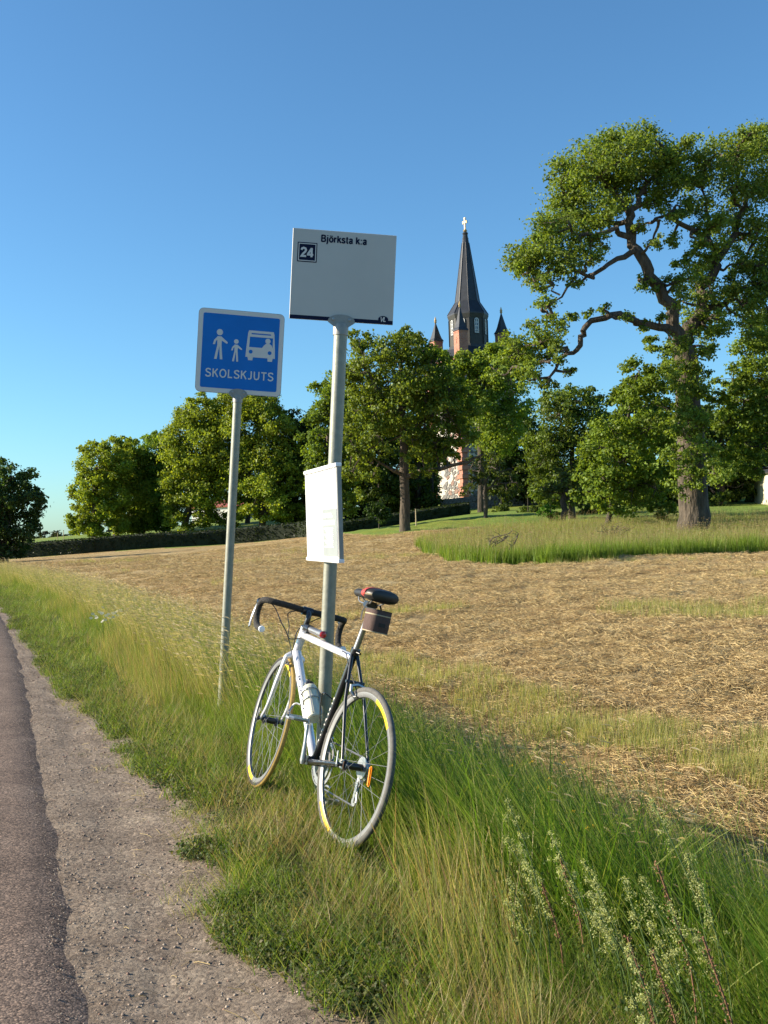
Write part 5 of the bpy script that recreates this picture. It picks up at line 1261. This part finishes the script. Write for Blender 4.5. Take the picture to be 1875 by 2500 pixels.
# --- mown hay and stubble on the field
hayc = [(.42,.30,.14),(.50,.38,.18),(.32,.22,.105),(.58,.46,.25),(.28,.20,.105),(.52,.40,.20)]
x, y = fan(38000, 2.6, 62, -.45, .75); s_, t_ = S_T(x,y)
ok = (s_ > 2.3) & ~is_meadow(x,y) & (y < lawn_y(x/y)-1) & (vnoise(x*.8,y*1.3,12) > .12)
x, y = x[ok], y[ok]; d_ = np.hypot(x,y)
scatter('hay', on_ground(x,y), RNG.uniform(0,6.3,len(x)), (.64+.02*d_)*RNG.uniform(.6,1.4,len(x)), [straw(64,.17,.10,.0032,hayc,i,.055) for i in range(6)], M_hay)
x, y = fan(15000, 4.5, 58, -.4, .5); s_, t_ = S_T(x,y)
ok = (s_ > 2.5) & ~is_meadow(x,y) & (y < lawn_y(x/y)) & ((vnoise(x*.25+5,y*.55,13) > .86) | ((np.abs(y-(11.4-2.05*x)+.8*(vnoise(x*2,y*.5,15)-.5)) < 1.1) & (x > -1.2) & (vnoise(x*1.4,y*1.4,16) > .25)) | ((s_ < 3.1)&(vnoise(x*.7,y*.7,14) > .6)))
x, y = x[ok], y[ok]; d_ = np.hypot(x,y)
scatter('stubble', on_ground(x,y), RNG.uniform(-.8,.8,len(x)), (.8+.012*d_)*RNG.uniform(.6,1.3,len(x)), [blades(26,.14,.17,.005,.15,.1,[(.40,.38,.15),(.46,.40,.20),(.28,.31,.09),(.20,.26,.06)],30+i,2) for i in range(5)], M_grass)
# --- tall meadow grass under the oak
x, y = fan(12000, 25, 62, .02, .50); ok = is_meadow(x,y); x, y = x[ok], y[ok]; d_ = np.hypot(x,y)
fr_ = front(x/y); edge = np.clip((y-fr_)/5,0,1)
nearf = edge < .35
for nm, m_, cs_, hh in (('meadow_grass',nearf,[(.17,.26,.03),(.21,.29,.045),(.13,.22,.028)],.50),('meadow_grass',~nearf,[(.24,.29,.07),(.29,.30,.10),(.19,.27,.05),(.38,.34,.16)],.44)):
    scatter(nm, on_ground(x[m_],y[m_],False), RNG.uniform(0,6.3,m_.sum()), RNG.uniform(.7,1.25,m_.sum()), [blades(30,.22,hh,.016,.12,.14,cs_,50+i+10*int(m_[0]),3) for i in range(5)], M_grass)
x2, y2 = fan(2600, 27, 60, .03, .50); ok = is_meadow(x2,y2); x2, y2 = x2[ok], y2[ok]
scatter('meadow_seed_grass', on_ground(x2,y2,False), RNG.uniform(0,6.3,len(x2)), RNG.uniform(.8,1.2,len(x2)), [blades(9,.25,.72,.008,.08,.08,[(.26,.25,.10)],70+i,3,head=.06,headcol=(.38,.28,.17)) for i in range(4)], M_grass)
# --- verge
def verge(n, s0, s1, t0, t1, tp=1.0):
    s_ = RNG.uniform(s0,s1,n); t_ = t0*(t1/t0)**(RNG.random(n)**tp); x, y = ST(s_,t_); return x, y, s_, t_
def clear(x, y, s_, t_, lim):
    """tufts that would stand between the viewer and the wheels stay short"""
    a = x/np.maximum(y,.1); px = 937+FPX*a
    return ~((px > 590-40) & (px < 985) & (s_ < 1.34) & (t_ < 6.2))
# low weeds along the gravel
def edge_s(t): return .93+.22*(vnoise(t*1.1,t*0+2,41)-.5)-.42*sstep(4.5,12,t)
weedc = [(.075,.115,.035),(.10,.145,.045),(.06,.095,.03),(.14,.155,.055),(.17,.15,.07)]
n = 7000; t_ = 1.4*(34/1.4)**RNG.random(n); s_ = edge_s(t_)+RNG.exponential(.20,n)-.12; x, y = ST(s_,t_); ok = (s_ < 1.75) & (.6*vnoise(x*3.2,y*3.2,47)+.4*vnoise(x*9,y*9,57)+.25*sstep(-.02,.12,s_-edge_s(t_))+.2*sstep(5,9,t_) > .60); s_, t_, x, y = s_[ok], t_[ok], x[ok], y[ok]
scatter('low_weeds', on_ground(x,y,False), RNG.uniform(0,6.3,len(x)), RNG.uniform(.55,1.25,len(x))*(1+.02*t_), [leafy(110,.085,.07,.0115,weedc,90+i) for i in range(4)]+[blades(30,.09,.10,.0035,.35,.35,ygr+grn,98+i,3) for i in range(2)], M_grass)
n = 1300; t_ = 1.6*(9/1.6)**RNG.random(n); s_ = edge_s(t_)-RNG.exponential(.09,n); ok = (s_ > .45) & (vnoise(t_*2,s_*5,43) > .5); s_, t_ = s_[ok], t_[ok]; x, y = ST(s_,t_)
scatter('gravel_weeds', on_ground(x,y,False)-np.array([0,0,.004]), RNG.uniform(0,6.3,len(x)), RNG.uniform(.2,.5,len(x)), [leafy(50,.09,.045,.011,weedc+[(.2,.16,.08)],96+i) for i in range(3)]+[blades(14,.09,.16,.006,.5,.4,tan_+ygr,760+i,3) for i in range(3)], M_grass)
# short grass through the whole verge
n = 11500; x, y, s_, t_ = verge(n,.5,2.5,1.3,45); ok = (s_ > edge_s(t_)-.02+.10*(vnoise(x*4,y*4,48)-.3)) & (vnoise(x*5,y*5,49) > .36); x, y, s_, t_ = x[ok], y[ok], s_[ok], t_[ok]
scatter('short_grass', on_ground(x,y,False), RNG.uniform(0,6.3,len(x)), RNG.uniform(.6,1.3,len(x))*(1+.012*t_), [blades(18,.08,.12,.0045,.3,.3,grn+ygr+tan_[:2],110+i,3) for i in range(6)], M_grass)
# thin dry stems, tan
n = 4600; x, y, s_, t_ = verge(n,1.02,1.9,1.6,40); ok = clear(x,y,s_,t_,0) & (vnoise(x*1.5,y*1.5,44)+.28*np.exp(-((x-.12)/.24)**2-((y-3.2)/.7)**2)-.34*sstep(.25,.45,x)*(y < 5) > .545) & (s_ > edge_s(t_)+.12) & ((t_ > 5) | (RNG.random(n) < .50)); x, y, s_, t_ = x[ok], y[ok], s_[ok], t_[ok]
scatter('dry_grass', on_ground(x,y,False), RNG.uniform(-1.4,1.4,len(x)), RNG.uniform(.6,1.15,len(x))*(.75+.5*sstep(1.0,1.6,s_)), [blades(13,.08,.34,.0032,.16,.14,tan_+ygr+[(.36,.22,.13)],130+i,3,LEAN,spread=1.0) for i in range(6)], M_grass)
# medium green
n = 8500; x, y, s_, t_ = verge(n,1.1,2.6,1.4,50); ok = clear(x,y,s_,t_,0) & ((t_ > 5.5) | ((vnoise(x*4,y*4,51) > .35) & (RNG.random(n) < .62))); x, y, s_, t_ = x[ok], y[ok], s_[ok], t_[ok]
hs_ = sstep(1.15,1.8,s_)
scatter('green_grass', on_ground(x,y,False), RNG.uniform(-.9,.9,len(x))+2.2*(vnoise(x*2,y*2,52)-.5), (.42+.6*hs_)*RNG.uniform(.6,1.15,len(x))*(1-.25*(t_ < 3.4)*(s_ < 1.9)), [blades(15,.09,.44,.005,.22,.24,grn+ygr,150+i,4,LEAN,spread=.9) for i in range(5)]+[blades(9,.08,.36,.0085,.35,.7,grn+ygr[:2],157+i,5,LEAN,spread=1.6) for i in range(2)], M_grass)
# tall green, nearest the field
n = 5200; x, y, s_, t_ = verge(n,1.7,2.6,1.4,60); ok = (t_ > 6) | ((vnoise(x*3,y*3,53) > .36) & (RNG.random(n) < .62)); x, y, s_, t_ = x[ok], y[ok], s_[ok], t_[ok]
scatter('tall_grass', on_ground(x,y,False), RNG.uniform(-.6,.6,len(x))+1.6*(vnoise(x*1.7,y*1.7,54)-.5), RNG.uniform(.7,1.15,len(x))*(1-.12*sstep(2.3,2.6,s_)), [blades(12,.10,.62,.0065,.28,.28,grn+ygr[:3]+[(.08,.16,.02)],170+i,5,LEAN,spread=.6) for i in range(5)]+[blades(8,.09,.56,.0085,.30,.65,grn+ygr[:2],177+i,6,LEAN,spread=.9) for i in range(3)], M_grass)
# seed-head grass, pale
n = 5600; x, y, s_, t_ = verge(n,1.45,2.7,2.0,80,.62); ok = ((t_ > 7) | (RNG.random(n) < .09)) & ((s_ > 2.0) | (t_ > 6.3)); x, y, s_, t_ = x[ok], y[ok], s_[ok], t_[ok]
scatter('seed_grass', on_ground(x,y,False), RNG.uniform(-.4,.4,len(x)), RNG.uniform(.8,1.15,len(x)), [blades(8,.11,.64,.0028,.22,.14,[(.46,.40,.21),(.34,.33,.13)],190+i,5,LEAN,spread=.7,head=.038,headcol=(.56,.46,.30)) for i in range(6)], M_grass)
# daisies and yellow flowers
def flowerhead(n, h, r, petal, core, seed, stems=3, petals=9):
    rg = np.random.default_rng(seed); V_, F_, C_ = [], [], []
    for i in range(stems):
        p = np.array([rg.normal(0,.06),rg.normal(0,.06),0]); tp_ = p+np.array([rg.normal(0,.05),rg.normal(0,.05),h*rg.uniform(.8,1.1)]); b = len(V_)
        V_ += [p-[.0012,0,0],p+[.0012,0,0],tp_+[.001,0,0],tp_-[.001,0,0]]; C_ += [(.08,.12,.03)]*4; F_.append((b,b+1,b+2,b+3))
        nv = np.array([rg.normal(-.5,.3),rg.normal(-.3,.3),.8]); nv /= np.linalg.norm(nv); u = np.cross(nv,[0,1,0]); u /= np.linalg.norm(u); v = np.cross(nv,u)
        for k in range(petals):
            a = 2*math.pi*k/petals; d = u*math.cos(a)+v*math.sin(a); e = np.cross(nv,d); b = len(V_)
            V_ += [tp_+d*r*.2-e*r*.1, tp_+d*r-e*r*.22, tp_+d*r+e*r*.22, tp_+d*r*.2+e*r*.1]; C_ += [petal]*4; F_.append((b,b+1,b+2,b+3))
        b = len(V_); q = [tp_+nv*.002+(u*math.cos(a)+v*math.sin(a))*r*.3 for a in (0,1.57,3.14,4.71)]; V_ += q; C_ += [core]*4; F_.append((b,b+1,b+2,b+3))
    return np.array(V_), np.array(F_), np.array(C_)
bp_ = []
for px, py, d in [(228,1496,12.2),(250,1490,12.6),(262,1500,12.0),(282,1494,12.4),(300,1490,12.8),(243,1504,11.8),(272,1487,12.9)]:
    p = W(px,py,d); bp_.append((p.x,p.y,p.z-.42))
scatter('daisies', np.array(bp_), RNG.uniform(0,6.3,len(bp_)), np.ones(len(bp_)), [flowerhead(1,.42,.021,(.8,.8,.76),(.6,.4,.03),i,4) for i in range(3)], M_grass)
bp_ = []
for px, py, d in [(1335,1908,4.3),(1348,1912,4.4),(1303,1874,4.5),(1395,1870,4.6),(1322,1868,4.5),(1450,2010,3.9),(1350,1945,4.2)]:
    p = W(px,py,d); bp_.append((p.x,p.y,p.z-.40))
scatter('buttercups', np.array(bp_), RNG.uniform(0,6.3,len(bp_)), np.ones(len(bp_)), [flowerhead(1,.40,.011,(.75,.48,.02),(.6,.35,.02),10+i,2,5) for i in range(3)], M_grass)
# bedstraw: plumes of tiny cream flowers, each plant its own thing
def bedstraw(px, py, d, h, seed, label):
    rg = np.random.default_rng(seed); p = W(px,py,d*.86); g_ = Hs(p.x,p.y); root = empty('bedstraw_plant', loc=(p.x,p.y,g_)); tag(root, label, 'wild flower', 'cream bedstraw plants in the verge grass')
    top = max(.18, p.z-g_+.05); bm = bmesh.new(); cl_ = []
    for k in range(2):
        e = Vector((-.22*top*rg.uniform(.5,1.2)+rg.normal(0,.02), rg.normal(0,.03), top*(1-.22*k)))
        m_ = e*.5+Vector((.05*top,0,.05*top)); tube(bm, catmull([(0,0,-.02),m_,e],4), .0018, 4)
        L_p = .13/top
        for q in range(8):
            t = 1-L_p+L_p*q/7; c = np.array(m_.lerp(e,(t-.5)*2)); sp = .004+.012*(1-q/7)
            for z in range(2):
                cc = c+rg.normal(0,sp,3); cl_.append(cc+rg.normal(0,.0048,(20,3)))
    obj('stem', bm, M_stem, root)
    C_ = np.concatenate(cl_); V_ = leaf_quads(C_, .0052, np.zeros_like(C_)); n = len(C_)
    col_ = np.repeat(np.array([(.42,.45,.20)])*rg.uniform(.7,1.25,(n,1)),4,axis=0)
    o = npmesh('flowers', V_, np.arange(4*n).reshape(-1,4), M_grass, root, col_); o['kind'] = 'stuff'
    C2 = np.array([np.array((0,0,0))+np.array([rg.normal(-.05,.05),rg.normal(0,.05),rg.random()*top*.7]) for _ in range(70)]); V_ = leaf_quads(C2, .012, np.zeros_like(C2))
    o = npmesh('leaves', V_, np.arange(280).reshape(-1,4), M_grass, root, np.repeat(np.array([(.07,.11,.03)])*rg.uniform(.7,1.3,(70,1)),4,axis=0)); o['kind'] = 'stuff'
M_stem = mat('green stem', (.07,.11,.03), .6)
for i, (px, py, d, lab) in enumerate([(1460,2080,3.25,'cream bedstraw plume furthest left of the close pair near the verge middle'),(1520,2130,3.2,'cream bedstraw plume with thick white flower clusters, largest of the group'),(1545,2180,3.1,'cream bedstraw plume just below the largest one'),
      (1590,2190,3.0,'cream bedstraw plume right of the thick white one'),(1675,2190,2.9,'cream bedstraw plume leaning left beside the dark red stem'),(1745,2000,3.3,'pale bedstraw plume highest on the right side'),(1780,2210,2.85,'small bedstraw plume at the right among tall blades'),
      (1725,2270,2.75,'low yellowish bedstraw plume near the right bottom'),(1320,1985,3.7,'thin pale bedstraw plume right of the rear wheel'),(1310,2110,3.4,'small bedstraw plume low in the dry grass'),(1640,2390,2.55,'yellow-green bedstraw plume low at the bottom edge'),(1335,2170,3.3,'faded bedstraw plume between dry stems')]):
    bedstraw(px, py, d, .4, 300+i, lab)
# loose stones and litter on the gravel
def pebbles(n, seed):
    bm = bmesh.new(); bmesh.ops.create_icosphere(bm, subdivisions=1, radius=1); rg = random.Random(seed)
    for v in bm.verts: v.co *= rg.uniform(.75,1.2); v.co.z *= .6
    me = bpy.data.meshes.new('p'); bm.to_mesh(me); bm.free(); V_ = np.array([v.co[:] for v in me.vertices]); Fq = np.array([list(p.vertices)+[p.vertices[0]] for p in me.polygons])
    return V_, Fq[:,:3]
def pebble_scatter(name, n, s0, s1, t1, zoff, r0, r1, cols):
    Vs, Fs, Cs = [], [], []; off = 0; base = [pebbles(1,k) for k in range(4)]
    t_ = 1.5*(t1/1.5)**RNG.random(n); s_ = RNG.uniform(s0,s1,n); x, y = ST(s_,t_)
    for i in range(n):
        V0, F0 = base[i%4]; r = r0*(r1/r0)**(RNG.random()**2.2)*(1+.05*t_[i]); a = RNG.uniform(0,6.3); c, d = math.cos(a), math.sin(a)
        V_ = V0*r; V_ = np.c_[V_[:,0]*c-V_[:,1]*d, V_[:,0]*d+V_[:,1]*c, V_[:,2]]; zz = zoff(s_[i],t_[i])
        Vs.append(V_+[x[i],y[i],zz+r*.2]); Fs.append(F0+off); Cs.append(np.repeat(np.array([cols[RNG.integers(len(cols))]])*RNG.uniform(.8,1.2),len(V0),axis=0)); off += len(V0)
    o = npmesh(name, np.concatenate(Vs), np.concatenate(Fs), M_peb, None, np.concatenate(Cs), k=3); return tag(o, kind='stuff')
M_peb = mat('pebble', (.2,.17,.15), .85); _t = M_peb.node_tree; _a = _t.nodes.new('ShaderNodeVertexColor'); _a.layer_name = 'Col'; _t.links.new(_a.outputs[0], _t.nodes['Principled BSDF'].inputs['Base Color'])
pebble_scatter('gravel_stones', 8000, .2, 1.0, 16, lambda s,t: float(gz(np.array([s]),t,np.array([.5]))[0]), .0014, .0062, [(.26,.20,.155),(.32,.25,.19),(.18,.14,.11),(.38,.31,.24),(.26,.16,.12)])
# rust-brown dock stems standing in the grass
M_dock = mat('dry dock seed', (.17,.085,.045), .9, var=.3, vscale=80)
for i, (px, py, d, lab) in enumerate([(1690,2150,2.5,'rust-brown dock stem standing among the bedstraw'),(1600,2330,2.35,'rust-brown dock stem low near the bottom edge'),(1660,2370,2.3,'short reddish dock stem right of the low one at the bottom'),(1370,2190,2.9,'dark red dock stem in the dry grass patch'),(1420,2130,3.0,'thin reddish dock stem above the dry grass patch'),(1800,2330,2.2,'reddish dock stem nearest the bottom right corner')]):
    rg = np.random.default_rng(500+i); p = W(px,py,d); g_ = Hs(p.x,p.y); root = empty('dock_plant', loc=(p.x,p.y,g_)); tag(root, lab, 'weed', 'rust-brown dock stems in the verge')
    top = max(.2,p.z-g_+.04); tipv = Vector((-.16*top,0,top)); bm = bmesh.new(); tube(bm, catmull([(0,0,-.02),(-.02*top,0,top*.5),tipv],5), .0024, 5); obj('stem', bm, M_dock, root)
    C_ = np.concatenate([np.array(Vector((-.02*top,0,top*.5)).lerp(tipv,k/14))+rg.normal(0,.005,(11,3)) for k in range(15)]); V_ = leaf_quads(C_, .006, np.zeros_like(C_))
    o = npmesh('seeds', V_, np.arange(len(V_)).reshape(-1,4), M_dock, root); o['kind'] = 'stuff'

# straw litter blown on to the gravel
n = 420; t_ = 1.7*(12/1.7)**RNG.random(n); s_ = .35+.65*RNG.random(n)**.6; x, y = ST(s_,t_)
scatter('straw_litter', np.c_[x,y,[float(gz(np.array([a]),b,np.array([.5]))[0])+.002 for a, b in zip(s_,t_)]], RNG.uniform(0,6.3,n), RNG.uniform(.5,1.2,n), [straw(k+1,.05,.09,.0022,[(.48,.38,.2),(.36,.28,.14),(.2,.15,.09)],700+k,.006) for k in range(4)], M_hay)

n = 1500; t_ = 1.6*(9/1.6)**RNG.random(n); s_ = edge_s(t_)+.42*RNG.random(n); x, y = ST(s_,t_); ok = vnoise(x*2.3,y*2.3,61) > .42; x, y = x[ok], y[ok]
scatter('dry_stems', on_ground(x,y,False), RNG.uniform(0,6.3,len(x)), RNG.uniform(.6,1.2,len(x)), [blades(7,.07,.17,.0028,.35,.35,tan_+[(.34,.24,.14)],720+k,3) for k in range(5)], M_grass)
pebble_scatter('edge_grit', 5200, .10, .33, 18, lambda s,t: -.004 if s < .22 else -.02, .0012, .0042, [(.26,.20,.155),(.32,.25,.19),(.22,.17,.13)])
